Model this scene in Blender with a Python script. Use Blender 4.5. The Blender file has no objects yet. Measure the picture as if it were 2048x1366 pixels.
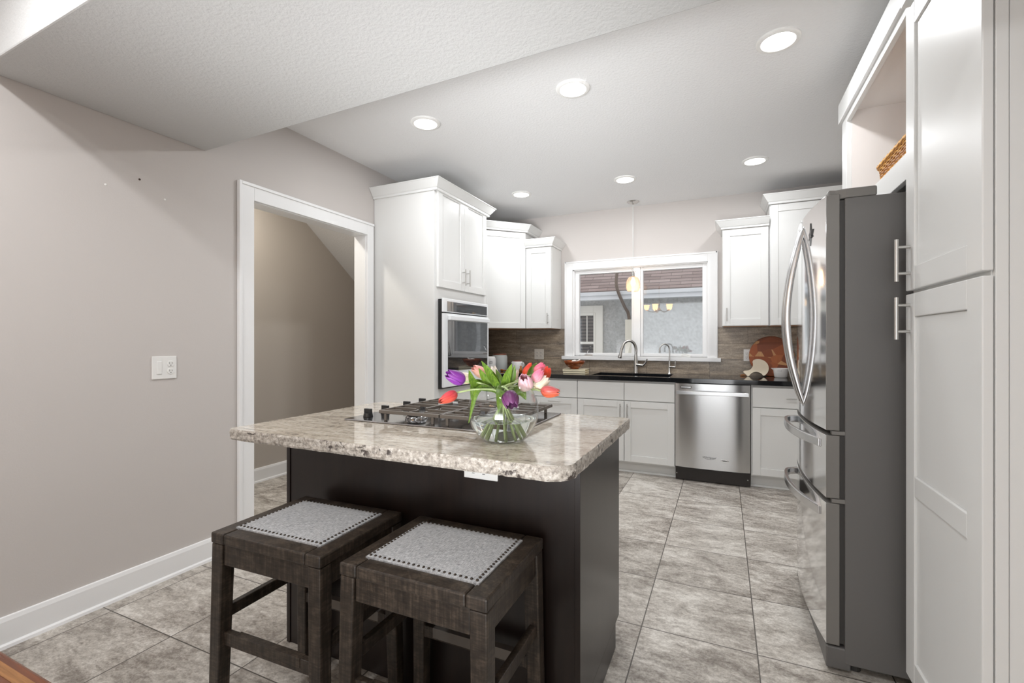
import bpy, bmesh, math, random
from mathutils import Vector, Matrix, noise
random.seed(7)
PI = math.pi
sc = bpy.context.scene
COL = sc.collection

# ------------------------------------------------------------------ camera
cd = bpy.data.cameras.new('camera'); cam = bpy.data.objects.new('camera', cd); COL.objects.link(cam)
cd.sensor_width = 36; cd.lens = 36 * 928 / 2048; cd.clip_start = .05
cam.location = (2.659, -5.018, 1.24); cam.rotation_euler = (PI / 2, 0, math.radians(24.5))
sc.camera = cam

# ------------------------------------------------------------------ world, lights, exposure
w = bpy.data.worlds.new('sky'); sc.world = w; w.use_nodes = True
wn = w.node_tree.nodes; bg = wn['Background']
bg.inputs[0].default_value = (.95, .97, 1, 1); bg.inputs[1].default_value = 1.35
vs = sc.view_settings
vs.view_transform = 'Standard'; vs.look = 'None'; vs.gamma = 1; vs.use_curve_mapping = False
vs.exposure = 0.2
sc.cycles.use_denoising = True
sc.cycles.sample_clamp_indirect = 6


def lamp(name, kind, loc, power, color=(1, 1, 1), size=.1, rot=(0, 0, 0), **kw):
    l = bpy.data.lights.new(name, kind); l.energy = power; l.color = color
    if kind == 'AREA':
        l.shape = kw.get('shape', 'DISK'); l.size = size
        if 'sy' in kw: l.size_y = kw['sy']
    else:
        l.shadow_soft_size = size
    o = bpy.data.objects.new(name, l); COL.objects.link(o); o.location = loc; o.rotation_euler = rot
    return o


P_REC, P_WIN, P_BNC, P_BNL, P_DIN = 6.7, 26, 9.3, 5.8, 15.5
LIGHTS = [(.885, -2.49), (1.885, -2.49), (2.895, -2.49), (.875, -.885), (1.87, -.885), (2.885, -.885)]
for x, y in LIGHTS:
    lamp('recessed_lamp', 'AREA', (x, y, 2.655), P_REC, (.96, .98, 1), .13)
lamp('hall_lamp', 'AREA', (-.62, -2.75, 2.64), 14, (1, .95, .86), .2)
for x, y in ((.75, -4.8), (2.3, -5.1)):
    lamp('dining_fill_light', 'AREA', (x, y, 2.655), P_DIN, (.96, .98, 1), .13)  # unseen fill lights added overhead to brighten the stools, left wall and floor
# daylight through the dining room's large windows behind the camera
lamp('dining_window_light', 'AREA', (1.9, -8.9, 1.3), P_WIN, (.93, .97, 1), 3.4, (PI / 2, 0, 0), shape='RECTANGLE', sy=2.1)
for p, d, pw, spr in (((2.4, -5.6, .75), (-.9, 4.3, 2.0), P_BNC, 50), ((.9, -5.5, 1.0), (1.0, 3.6, 2.0), P_BNL, 58)):
    bl = lamp('bounce_light', 'AREA', p, pw, (.96, .98, 1), .9, shape='RECTANGLE', sy=.9)  # added fill panel behind the camera, aimed up to brighten the kitchen ceiling
    bl.rotation_euler = Vector(d).to_track_quat('-Z', 'Y').to_euler(); bl.data.spread = math.radians(spr)

# ------------------------------------------------------------------ materials
MAT = {}


class N:
    def __init__(s, name):
        s.m = bpy.data.materials.new(name); s.m.use_nodes = True
        s.t = s.m.node_tree; s.b = s.t.nodes['Principled BSDF']; s.out = s.t.nodes['Material Output']; MAT[name] = s.m

    def n(s, typ, ins=None, **props):
        x = s.t.nodes.new('ShaderNode' + typ)
        for k, v in props.items(): setattr(x, k, v)
        for k, v in (ins or {}).items(): s.put(x.inputs[k], v)
        return x

    def put(s, sock, v):
        if isinstance(v, bpy.types.Node): s.t.links.new(v.outputs[0], sock)
        elif isinstance(v, bpy.types.NodeSocket): s.t.links.new(v, sock)
        else:
            if hasattr(sock.default_value, '__len__') and not isinstance(v, str) and len(v) == 3 and len(sock.default_value) == 4: v = tuple(v) + (1,)
            sock.default_value = v

    def set(s, **kw):
        for k, v in kw.items():
            s.put(s.b.inputs[k.replace('_', ' ')], v)
        return s

    def math(s, op, a, b=0.0, c=0.0): return s.n('Math', {0: a, 1: b, 2: c}, operation=op)

    def co(s, scale=(1, 1, 1), loc=(0, 0, 0)):
        t = s.n('TexCoord'); return s.n('Mapping', {0: t.outputs['Object'], 'Scale': scale, 'Location': loc})

    def noise(s, vec, scale, detail=3, rough=.5, dist=0):
        return s.n('TexNoise', {'Vector': vec, 'Scale': scale, 'Detail': detail, 'Roughness': rough, 'Distortion': dist})

    def ramp(s, fac, stops, interp='LINEAR'):
        r = s.n('ValToRGB', {0: fac}); e = r.color_ramp.elements; r.color_ramp.interpolation = interp
        while len(e) < len(stops): e.new(.5)
        for q, (p, c) in zip(e, stops):
            q.position = p; q.color = (c, c, c, 1) if isinstance(c, (int, float)) else tuple(c) + (1,)
        return r

    def mix(s, f, a, b, mode='MIX'):
        x = s.n('Mix', data_type='RGBA', blend_type=mode)
        s.put(x.inputs[0], f); s.put(x.inputs[6], a); s.put(x.inputs[7], b); return x.outputs[2]

    def bump(s, h, strength=.2, dist=.01):
        b = s.n('Bump', {'Height': h, 'Strength': strength, 'Distance': dist}); s.put(s.b.inputs['Normal'], b.outputs[0]); return s


def S(r, g, b):
    f = lambda c: (c / 255 / 12.92) if c / 255 <= .04045 else ((c / 255 + .055) / 1.055) ** 2.4
    return (f(r), f(g), f(b))


def simple(name, col, rough=.5, metal=0, **kw):
    m = N(name); m.set(Base_Color=col, Roughness=rough, Metallic=metal, **kw); return m


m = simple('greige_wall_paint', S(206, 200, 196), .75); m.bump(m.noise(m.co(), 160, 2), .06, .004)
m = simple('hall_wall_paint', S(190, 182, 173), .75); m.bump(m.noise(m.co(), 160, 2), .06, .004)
m = simple('ceiling_paint', S(236, 236, 236), .85); m.bump(m.noise(m.co(), 70, 4, .6), .35, .01)
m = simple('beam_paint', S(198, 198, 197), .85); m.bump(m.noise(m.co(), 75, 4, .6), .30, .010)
simple('trim_paint', S(244, 244, 244), .35)
simple('cabinet_paint', S(229, 229, 227), .33)
simple('niche_paint', S(236, 230, 226), .5)
simple('cabinet_gap', S(170, 168, 165), .6)
simple('raw_birch', S(196, 152, 120), .6)
simple('white_plastic', S(240, 239, 236), .35)
simple('almond_plastic', S(222, 214, 203), .4)
simple('dark_slot', S(60, 56, 52), .6)
simple('black_plastic', S(28, 27, 27), .35)
simple('kick_black', S(40, 34, 31), .4)
simple('nickel', (.62, .61, .59), .25, 1)
simple('chrome', (.75, .75, .75), .08, 1)
simple('pull_steel', (.56, .55, .53), .3, 1)
simple('dark_nail', S(70, 62, 55), .35, .8)
simple('white_ceramic', S(236, 234, 232), .2)
simple('clear_ceramic', S(212, 216, 214), .15)
simple('copper_lid', S(150, 92, 72), .35, .3)
simple('red_lid', S(120, 52, 42), .5)
simple('orange_wood', S(176, 106, 40), .5)
simple('spoon_wood', S(205, 170, 120), .5)
simple('cream_paper', S(232, 214, 175), .8)
simple('book_cover', S(236, 226, 196), .6)
simple('paper_page', S(214, 196, 160), .8)
simple('garlic', S(240, 232, 224), .5)
simple('cream_wood', S(238, 224, 200), .5)
simple('ink', S(120, 118, 118), .6)
simple('logo_grey', S(92, 92, 92), .4, .6)
simple('badge_silver', (.85, .85, .85), .2, 1)
simple('cobweb', S(245, 245, 245), .6)
simple('wall_hole_dark', S(70, 55, 48), .8)
simple('house_trim', S(226, 224, 216), .6)
simple('fascia', S(222, 226, 230), .5)
simple('mast_metal', S(112, 98, 88), .45, .5)
simple('meter_box', S(214, 210, 196), .55)
simple('brass', S(205, 160, 90), .25, 1)
simple('stem_green', S(166, 182, 128), .4)
simple('anchor_white', S(245, 243, 240), .5)

m = N('floor_tile'); c = m.co(); T = .4471
sx = m.n('SeparateXYZ', {0: c})
u = m.math('DIVIDE', m.math('SUBTRACT', sx.outputs[0], 2.3346), T); v = m.math('DIVIDE', m.math('SUBTRACT', sx.outputs[1], -2.0507), T)
fu = m.math('FLOOR', u); fv = m.math('FLOOR', v)
du = m.math('ABSOLUTE', m.math('SUBTRACT', m.math('SUBTRACT', u, fu), .5)); dv = m.math('ABSOLUTE', m.math('SUBTRACT', m.math('SUBTRACT', v, fv), .5))
gr = m.math('GREATER_THAN', m.math('MAXIMUM', du, dv), .4946)
cell = m.n('CombineXYZ', {0: fu, 1: fv}); rnd = m.n('TexWhiteNoise', {0: cell}, noise_dimensions='3D')
off = m.n('VectorMath', {0: rnd.outputs['Color'], 1: (9, 9, 9)}, operation='MULTIPLY')
vec = m.n('VectorMath', {0: c, 1: off}, operation='ADD')
st = m.n('Mapping', {0: vec, 'Scale': (1, 2.0, 1)})
a = m.noise(st, 3.0, 9, .72, .4); b2 = m.noise(vec, 85, 5, .8); b3 = m.noise(st, 16, 6, .75, .3)
h = m.math('ADD', m.math('MULTIPLY', a, .45), m.math('ADD', m.math('MULTIPLY', b3, .34), m.math('MULTIPLY', b2, .28)))
h = m.math('ADD', h, m.math('MULTIPLY', m.math('SUBTRACT', rnd.outputs['Value'], .5), .05))
col = m.ramp(h, [(.38, S(98, 90, 82)), (.465, S(142, 134, 125)), (.54, S(184, 177, 168)), (.62, S(220, 215, 207))])
m.set(Base_Color=m.mix(gr, col.outputs[0], S(82, 76, 70)), Roughness=m.math('MULTIPLY_ADD', h, .25, .28))
m.bump(m.math('SUBTRACT', m.math('MULTIPLY', h, .35), gr), .25, .004)

m = N('granite_top'); c = m.co(); st = m.n('Mapping', {0: c, 'Scale': (1, 3.6, 3)})
a = m.noise(st, 5, 8, .7, 1.2); f = m.noise(c, 55, 5, .7); k = m.noise(st, 22, 6, .7, .6)
base = m.ramp(m.math('ADD', m.math('MULTIPLY', a, .6), m.math('MULTIPLY', f, .4)), [(.36, S(128, 118, 108)), (.47, S(186, 175, 160)), (.58, S(214, 206, 192)), (.7, S(226, 220, 208))])
veins = m.ramp(k, [(.28, 1), (.40, 0)])
speck = m.ramp(m.noise(c, 130, 3, .6), [(.30, 1), (.36, 0)])
cc = m.mix(veins.outputs[0], base.outputs[0], S(106, 90, 78)); cc = m.mix(m.math('MULTIPLY', speck, .7), cc, S(92, 80, 72))
m.set(Base_Color=cc, Roughness=.07, Coat_Weight=.3, Coat_Roughness=.03)
m = N('granite_edge'); c = m.co(); f = m.noise(c, 70, 5, .75); g2 = m.noise(c, 28, 5, .7, .5); g3 = m.noise(c, 6, 3)
base = m.ramp(f, [(.34, S(112, 104, 97)), (.5, S(170, 162, 152)), (.66, S(208, 202, 194))])
sp = m.ramp(m.math('ADD', g2, m.math('MULTIPLY', m.math('SUBTRACT', g3, .5), .35)), [(.35, 1), (.41, 0)])
m.set(Base_Color=m.mix(sp.outputs[0], base.outputs[0], S(66, 58, 54)), Roughness=.3); m.bump(f, .5, .006)

m = N('black_granite'); c = m.co(); sp = m.ramp(m.noise(c, 260, 2), [(.62, 0), (.72, 1)])
m.set(Base_Color=m.mix(sp.outputs[0], S(24, 25, 27), S(82, 84, 88)), Roughness=.06)
simple('sink_black', S(20, 24, 34), .2)

m = N('plank_tile'); c = m.co((1, 1, 1)); sx = m.n('SeparateXYZ', {0: c})
hx = m.math('ADD', sx.outputs[0], sx.outputs[1])
row = m.math('FLOOR', m.math('DIVIDE', m.math('SUBTRACT', sx.outputs[2], .912), .1533)); rv = m.n('TexWhiteNoise', {1: row}, noise_dimensions='1D')
uu = m.math('DIVIDE', m.math('ADD', hx, m.math('MULTIPLY', rv.outputs[0], .9)), .61); fu = m.math('FLOOR', uu)
zz = m.math('FRACT', m.math('DIVIDE', m.math('SUBTRACT', sx.outputs[2], .912), .1533)); uf = m.math('FRACT', uu)
gr = m.math('MAXIMUM', m.math('LESS_THAN', zz, .014), m.math('LESS_THAN', uf, .004))
pl = m.n('CombineXYZ', {0: fu, 1: row}); rn = m.n('TexWhiteNoise', {0: pl}, noise_dimensions='3D')
off = m.n('VectorMath', {0: rn.outputs['Color'], 1: (7, 7, 7)}, operation='MULTIPLY')
p0 = m.n('CombineXYZ', {0: m.math('MULTIPLY', hx, 4.2), 1: 0.0, 2: m.math('MULTIPLY', sx.outputs[2], 30)})
p1 = m.n('VectorMath', {0: p0, 1: off}, operation='ADD')
g1 = m.noise(p1, 1.2, 7, .68, .4); g2 = m.noise(p1, .35, 3, .5); g3 = m.noise(c, 90, 3, .6)
tone = m.ramp(m.math('ADD', m.math('MULTIPLY', g1, .72), m.math('MULTIPLY', g3, .28)), [(.30, S(96, 84, 73)), (.44, S(142, 127, 110)), (.55, S(172, 155, 134)), (.68, S(206, 190, 170))])
cool = m.ramp(m.math('ADD', m.math('MULTIPLY', g2, .6), m.math('MULTIPLY', rn.outputs['Value'], .4)), [(.42, 0), (.68, .6)])
cc = m.mix(cool.outputs[0], tone.outputs[0], m.mix(.5, tone.outputs[0], S(122, 130, 136)))
m.set(Base_Color=m.mix(gr, cc, S(70, 64, 58)), Roughness=.3); m.bump(m.math('SUBTRACT', m.math('MULTIPLY', g1, .3), gr), .25, .003)


def steel(name, col, rough, aniso=.6, sc_=(4, 4, 900)):
    m = N(name); c = m.co(sc_); g = m.noise(c, 1, 3, .6)
    m.set(Base_Color=col, Metallic=1, Roughness=m.math('MULTIPLY_ADD', g, .05, rough), Anisotropic=aniso, Anisotropic_Rotation=.25)
    t = m.n('Tangent', direction_type='RADIAL', axis='Z'); m.put(m.b.inputs['Tangent'], t.outputs[0])


steel('brushed_steel', (.60, .60, .60), .20, .75)
steel('fridge_steel', (.80, .805, .81), .07, .5)
simple('handle_steel', (.66, .66, .665), .22, 1)
simple('cooktop_steel', (.45, .45, .46), .12, 1)
m = simple('fridge_grey', S(104, 102, 100), .42); m.bump(m.noise(m.co(), 900, 2), .12, .001)
simple('fridge_trim', S(120, 117, 113), .4)
simple('strip_metal', S(118, 112, 106), .4, .4)
simple('rubber', S(60, 58, 56), .6)
m = simple('cast_iron', S(98, 90, 82), .34); m.bump(m.noise(m.co(), 300, 3), .1, .001)
m = N('oven_glass'); m.set(Base_Color=S(34, 36, 40), Roughness=.03, Specular_IOR_Level=.9, Coat_Weight=1.0, Coat_IOR=2.0, Coat_Roughness=.02)
simple('oven_white', S(236, 238, 240), .2)

m = N('espresso'); c = m.co((9, 9, .8)); g = m.noise(c, 3, 5, .6)
m.set(Base_Color=m.ramp(g, [(.3, S(22, 15, 13)), (.7, S(36, 26, 22))]).outputs[0], Roughness=.30, Specular_IOR_Level=.6)
m = N('dark_wood'); c = m.co((1, 1, 1)); g = m.noise(m.n('Mapping', {0: c, 'Scale': (6, 6, 40)}), 5, 4, .6); g2 = m.noise(c, 22, 5, .7); saw = m.noise(m.n('Mapping', {0: c, 'Scale': (150, 150, 6)}), 1, 2)
hh = m.math('ADD', m.math('MULTIPLY', g, .3), m.math('ADD', m.math('MULTIPLY', g2, .4), m.math('MULTIPLY', saw, .3)))
m.set(Base_Color=m.ramp(hh, [(.36, S(30, 25, 21)), (.5, S(54, 46, 39)), (.68, S(96, 84, 72))]).outputs[0], Roughness=.4); m.bump(hh, .3, .003)
m = N('grey_linen'); c = m.co(); g = m.noise(m.n('Mapping', {0: c, 'Scale': (30, 260, 30)}), 2, 3, .7); g2 = m.noise(m.n('Mapping', {0: c, 'Scale': (260, 30, 30)}), 2, 3, .7)
hh = m.math('MULTIPLY', m.math('ADD', g, g2), .5)
m.set(Base_Color=m.ramp(hh, [(.36, S(120, 120, 122)), (.5, S(172, 173, 175)), (.62, S(208, 209, 210))]).outputs[0], Roughness=.9); m.bump(hh, .5, .002)
m = N('bowl_wood'); c = m.co((6, 6, 14)); g = m.noise(c, 3, 4)
m.set(Base_Color=m.ramp(g, [(.3, S(96, 44, 22)), (.6, S(168, 88, 44)), (.8, S(196, 120, 60))]).outputs[0], Roughness=.18)
m = N('acacia_wood'); c = m.co((1, 1, 1)); vo = m.n('TexVoronoi', {'Vector': m.n('Mapping', {0: c, 'Scale': (9, 9, 15), 'Rotation': (0, .5, 0)}), 'Scale': 1.0})
g = m.noise(m.n('Mapping', {0: c, 'Scale': (40, 8, 8), 'Rotation': (0, .6, 0)}), 2.5, 4)
hs = m.n('SeparateColor', {0: vo.outputs['Color']})
tone = m.ramp(hs.outputs[0], [(.05, S(128, 62, 30)), (.45, S(176, 92, 44)), (.78, S(190, 104, 52)), (.86, S(222, 168, 112))])
m.set(Base_Color=m.mix(m.math('MULTIPLY', g, .45), tone.outputs[0], S(120, 58, 28)), Roughness=.35)
m = N('table_wood'); c = m.co((3, 40, 40)); g = m.noise(c, 2, 4); m.set(Base_Color=m.ramp(g, [(.3, S(84, 44, 24)), (.7, S(112, 62, 34))]).outputs[0], Roughness=.2)
m = N('table_gold_wood'); c = m.co((3, 60, 60)); g = m.noise(c, 3, 5, .7); m.set(Base_Color=m.ramp(g, [(.3, S(118, 76, 38)), (.7, S(154, 106, 58))]).outputs[0], Roughness=.2)
m = N('wicker'); c = m.co(); wv = m.n('TexWave', {'Vector': c, 'Scale': 40, 'Distortion': 2}); m.set(Base_Color=m.ramp(wv.outputs[1], [(0, S(150, 92, 30)), (1, S(226, 168, 74))]).outputs[0], Roughness=.5)

m = N('stucco'); c = m.co(); g = m.noise(c, 26, 5, .6); m.set(Base_Color=m.ramp(g, [(.3, S(160, 162, 161)), (.7, S(190, 193, 193))]).outputs[0], Roughness=.9); m.bump(g, .8, .03)
m = N('shingle'); c = m.co(); b = m.n('TexBrick', {'Vector': m.n('Mapping', {0: c, 'Scale': (1, 1, 1)}), 'Scale': 1, 'Brick Width': .34, 'Row Height': .105, 'Mortar Size': .006, 'Color1': S(128, 112, 108), 'Color2': S(158, 142, 138), 'Mortar': S(118, 103, 99)}); sx = m.n('SeparateXYZ', {0: c}); hl = m.math('LESS_THAN', m.math('FRACT', m.math('DIVIDE', sx.outputs[1], .105)), .13)
m.set(Base_Color=m.mix(hl, m.mix(.35, b.outputs[0], m.noise(c, 80, 4).outputs[0], 'OVERLAY'), S(72, 62, 60)), Roughness=.9)
m = N('dark_pane'); c = m.co(); wv = m.n('TexWave', {'Vector': c, 'Scale': 5.2}, bands_direction='Z'); m.set(Base_Color=m.ramp(wv.outputs[1], [(.3, S(50, 52, 56)), (.8, S(92, 90, 88))]).outputs[0], Roughness=.08)

m = N('window_glass'); tr = m.n('BsdfTransparent'); gl = m.n('BsdfGlossy', {'Roughness': 0.0}); fr = m.n('Fresnel', {'IOR': 1.7}); mx = m.n('MixShader', {0: fr, 1: tr, 2: gl}); m.t.links.new(mx.outputs[0], m.out.inputs[0])
m = N('vase_glass'); tr = m.n('BsdfTransparent', {'Color': (.985, .99, .99)}); gl = m.n('BsdfGlossy', {'Roughness': 0.0}); fr = m.n('LayerWeight', {'Blend': .5}); mx = m.n('MixShader', {0: m.math('MULTIPLY_ADD', m.math('POWER', fr.outputs[1], 5.0), .75, .025), 1: tr, 2: gl}); m.t.links.new(mx.outputs[0], m.out.inputs[0])
m = N('water'); gl = m.n('BsdfGlass', {'Roughness': 0.0, 'IOR': 1.33, 'Color': (.98, 1, .99)}); m.t.links.new(gl.outputs[0], m.out.inputs[0])
m = N('shade_glass'); tr = m.n('BsdfTransparent', {'Color': (.97, .91, .86)}); gl = m.n('BsdfGlossy', {'Roughness': .05}); tl = m.n('BsdfTranslucent', {'Color': (1, .86, .74)}); fr = m.n('LayerWeight', {'Blend': .35})
m1 = m.n('MixShader', {0: .13, 1: tr, 2: tl}); mx = m.n('MixShader', {0: m.math('MULTIPLY', fr.outputs[1], .5), 1: m1, 2: gl}); m.t.links.new(mx.outputs[0], m.out.inputs[0])


def emit(name, col, s):
    m = N(name); m.set(Base_Color=(0, 0, 0), Emission_Color=col, Emission_Strength=s)


emit('lens_glow', (1, .98, .95), 6); emit('bulb_glow', (1, .80, .55), 9); emit('tulip_shade_glow', (1, .62, .28), 13)


def petal(name, c1, c2, edge=None):
    m = N(name); t = m.n('TexCoord'); sx = m.n('SeparateXYZ', {0: t.outputs['Generated']})
    g = m.noise(m.co((60, 60, 8)), 3, 3)
    f = m.ramp(m.math('ADD', sx.outputs[2], m.math('MULTIPLY', m.math('SUBTRACT', g, .5), .3)), [(.1, c2), (.75, c1)])
    m.set(Base_Color=f.outputs[0], Roughness=.4, Subsurface_Weight=.15, Subsurface_Radius=(.01, .005, .004), Subsurface_Scale=.3)


petal('petal_purple', S(112, 44, 128), S(128, 56, 152)); petal('petal_dark_purple', S(84, 38, 78), S(116, 62, 112))
petal('petal_red', S(198, 64, 74), S(216, 92, 70)); petal('petal_scarlet', S(226, 62, 40), S(222, 90, 40)); petal('petal_orange', S(184, 80, 80), S(216, 104, 66))
petal('petal_pink', S(236, 96, 128), S(240, 150, 150)); petal('petal_rose', S(232, 120, 150), S(238, 176, 186)); petal('petal_lavender', S(224, 172, 188), S(234, 204, 200))
petal('petal_cream', S(240, 222, 206), S(238, 224, 190)); petal('petal_white', S(244, 232, 222), S(240, 214, 180)); petal('petal_peach', S(240, 168, 158), S(244, 206, 180))
m = N('leaf_green'); g = m.noise(m.co((90, 90, 12)), 2, 3)
m.set(Base_Color=m.ramp(g, [(.3, S(60, 92, 24)), (.7, S(114, 142, 48))]).outputs[0], Roughness=.4, Subsurface_Weight=.1, Subsurface_Radius=(.004, .008, .002), Subsurface_Scale=.2)

# ------------------------------------------------------------------ geometry helpers
NEW = bmesh.new


def box(bm, x0, x1, y0, y1, z0, z1):
    vs_ = [bm.verts.new(p) for p in ((x0, y0, z0), (x1, y0, z0), (x1, y1, z0), (x0, y1, z0), (x0, y0, z1), (x1, y0, z1), (x1, y1, z1), (x0, y1, z1))]
    for f in ((3, 2, 1, 0), (4, 5, 6, 7), (0, 1, 5, 4), (1, 2, 6, 5), (2, 3, 7, 6), (3, 0, 4, 7)): bm.faces.new([vs_[i] for i in f])
    return bm


def B(*boxes):
    bm = NEW()
    for b in boxes: box(bm, *b)
    return bm


def hexa(bm, bot, top):
    a = [bm.verts.new(p) for p in bot]; b = [bm.verts.new(p) for p in top]; n = len(a)
    bm.faces.new(a[::-1]); bm.faces.new(b)
    for i in range(n): bm.faces.new((a[i], a[(i + 1) % n], b[(i + 1) % n], b[i]))
    return bm


def prism(pts, z0, z1, bm=None):
    bm = bm or NEW(); return hexa(bm, [(x, y, z0) for x, y in pts], [(x, y, z1) for x, y in pts])


def lathe(prof, n=32, center=(0, 0, 0), bm=None, close=False):
    """prof: (r, z) list; rings about z through center"""
    bm = bm or NEW(); rings = []
    for r, z in prof:
        if r < 1e-6: rings.append([bm.verts.new((center[0], center[1], center[2] + z))])
        else: rings.append([bm.verts.new((center[0] + r * math.cos(2 * PI * i / n), center[1] + r * math.sin(2 * PI * i / n), center[2] + z)) for i in range(n)])
    pairs = list(zip(rings, rings[1:])) + ([(rings[-1], rings[0])] if close else [])
    for a, b in pairs:
        for i in range(n):
            j = (i + 1) % n
            if len(a) == 1 and len(b) == 1: continue
            if len(a) == 1: bm.faces.new((a[0], b[j], b[i]))
            elif len(b) == 1: bm.faces.new((a[i], a[j], b[0]))
            else: bm.faces.new((a[i], a[j], b[j], b[i]))
    bmesh.ops.recalc_face_normals(bm, faces=bm.faces); return bm


def tube(pts, r, n=10, bm=None, sect=None, up=None):
    """tube along points; r number or list; sect: closed 2D section instead of a circle"""
    bm = bm or NEW(); pts = [Vector(p) for p in pts]; rings = []
    rs = r if isinstance(r, (list, tuple)) else [r] * len(pts)
    pv = None
    for i, p in enumerate(pts):
        t = (pts[min(i + 1, len(pts) - 1)] - pts[max(i - 1, 0)]).normalized()
        if up is not None: a = Vector(up)
        else: a = pv if pv is not None else (Vector((0, 0, 1)) if abs(t.z) < .9 else Vector((1, 0, 0)))
        a = (a - t * a.dot(t)).normalized(); b = t.cross(a); pv = a
        if sect: rings.append([bm.verts.new(p + a * q[0] + b * q[1]) for q in sect])
        else: rings.append([bm.verts.new(p + (a * math.cos(2 * PI * k / n) + b * math.sin(2 * PI * k / n)) * rs[i]) for k in range(n)])
    for A_, B_ in zip(rings, rings[1:]):
        for k in range(len(A_)):
            j = (k + 1) % len(A_); bm.faces.new((A_[k], A_[j], B_[j], B_[k]))
    bm.faces.new(rings[0][::-1]); bm.faces.new(rings[-1])
    bmesh.ops.recalc_face_normals(bm, faces=bm.faces); return bm


def bez(pts, n=24):
    """Catmull-Rom through points"""
    P = [Vector(p) for p in pts]; P = [P[0] * 2 - P[1]] + P + [P[-1] * 2 - P[-2]]; out = []
    segs = len(P) - 3
    for s in range(segs):
        a, b, c, d = P[s:s + 4]; m_ = max(2, n // segs)
        for k in range(m_):
            t = k / m_; out.append(.5 * ((2 * b) + (c - a) * t + (2 * a - 5 * b + 4 * c - d) * t * t + (3 * b - a - 3 * c + d) * t ** 3))
    out.append(P[-2]); return out


ROOT = {}


def empty(name, loc, rz=0):
    o = bpy.data.objects.new(name, None); o.location = loc; o.rotation_euler = (0, 0, rz); o.empty_display_size = .1; COL.objects.link(o)
    ROOT[o] = Vector(loc); return o


def obj(name, bm, mat, parent=None, bevel=0, smooth=False, label=None, origin=None, seg=2):
    off = ROOT[parent] if parent is not None else (Vector(origin) if origin is not None else Vector((0, 0, 0)))
    if off.length: bmesh.ops.translate(bm, verts=bm.verts, vec=-off)
    if smooth:
        for f in bm.faces: f.smooth = True
    me = bpy.data.meshes.new(name); bm.to_mesh(me); bm.free()
    for q in (mat if isinstance(mat, (list, tuple)) else [mat]): me.materials.append(MAT[q])
    o = bpy.data.objects.new(name, me); COL.objects.link(o)
    if parent is not None: o.parent = parent; ROOT[o] = off
    else: o.location = off; ROOT[o] = off
    if bevel:
        b = o.modifiers.new('bevel', 'BEVEL'); b.width = bevel; b.segments = seg; b.limit_method = 'ANGLE'; b.angle_limit = math.radians(35); b.harden_normals = False
    if smooth == 'auto':
        me.set_sharp_from_angle(angle=math.radians(40))
    if label: o['label'] = label
    return o


def tag(o, label, cat, group=None, kind=None):
    o['label'] = label; o['category'] = cat
    if group: o['group'] = group
    if kind: o['kind'] = kind
    return o


def struct(name, bm, mat, **kw):
    o = obj(name, bm, mat, **kw)
    if o.parent is None: o['kind'] = 'structure'
    return o


def base_of(bm):
    xs = [v.co.x for v in bm.verts]; ys = [v.co.y for v in bm.verts]; zs = [v.co.z for v in bm.verts]
    return ((min(xs) + max(xs)) / 2, (min(ys) + max(ys)) / 2, min(zs))


def solo(name, bm, mat, label, cat, group=None, **kw):
    return tag(obj(name, bm, mat, origin=base_of(bm), **kw), label, cat, group)


def xf(bm, M): bmesh.ops.transform(bm, matrix=M, verts=bm.verts); return bm


# a shaker door built facing -Y in local coords: width along x 0..w, height z 0..h, thickness y 0..t (front at y=0)
def shaker(w_, h, t=.02, fr=.062, rec=.008, rails=()):
    bm = NEW(); zs = [0, fr] ; pan = []
    box(bm, 0, fr, 0, t, 0, h); box(bm, w_ - fr, w_, 0, t, 0, h)
    edges = [(0, fr)] + list(rails) + [(h - fr, h)]
    for a, b in edges: box(bm, fr, w_ - fr, 0, t, a, b)
    for (a, b), (c, d) in zip(edges, edges[1:]): box(bm, fr, w_ - fr, rec, t, b, c)
    return bm


def slab(w_, h, t=.02): return B((0, w_, 0, t, 0, h))


def face(orient, pos):
    """matrix that takes a door built facing -Y to its place: orient '-Y','+X','-X' or an angle"""
    a = {'-Y': 0, '+X': PI / 2, '-X': -PI / 2}.get(orient, orient)
    return Matrix.Translation(pos) @ Matrix.Rotation(a, 4, 'Z')


def pull(L, vertical=True, stand=.032, r=.005):
    """bar pull at local origin (centre), bar in front at y=-stand"""
    bm = NEW()
    if vertical:
        tube([(0, -stand, -L / 2), (0, -stand, L / 2)], r, 12, bm)
        for z in (-L * .31, L * .31): tube([(0, -stand, z), (0, 0, z)], r * .8, 10, bm, up=(0, 0, 1))
    else:
        tube([(-L / 2, -stand, 0), (L / 2, -stand, 0)], r, 12, bm)
        for x in (-L * .31, L * .31): tube([(x, -stand, 0), (x, 0, 0)], r * .8, 10, bm, up=(0, 0, 1))
    return bm


def door(parent, bm, orient, pos, handle=None, mat='cabinet_paint', name='door', hl=.14, vert=True, bevel=.0018, stand=.032, r=.005):
    d = obj(name, xf(bm, face(orient, pos)), mat, parent, bevel=bevel)
    if handle:
        M = face(orient, pos) @ Matrix.Translation((handle[0], 0, handle[1]))
        obj('handle', xf(pull(hl, vert, stand, r), M), 'pull_steel', d, smooth='auto')
    return d


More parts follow.
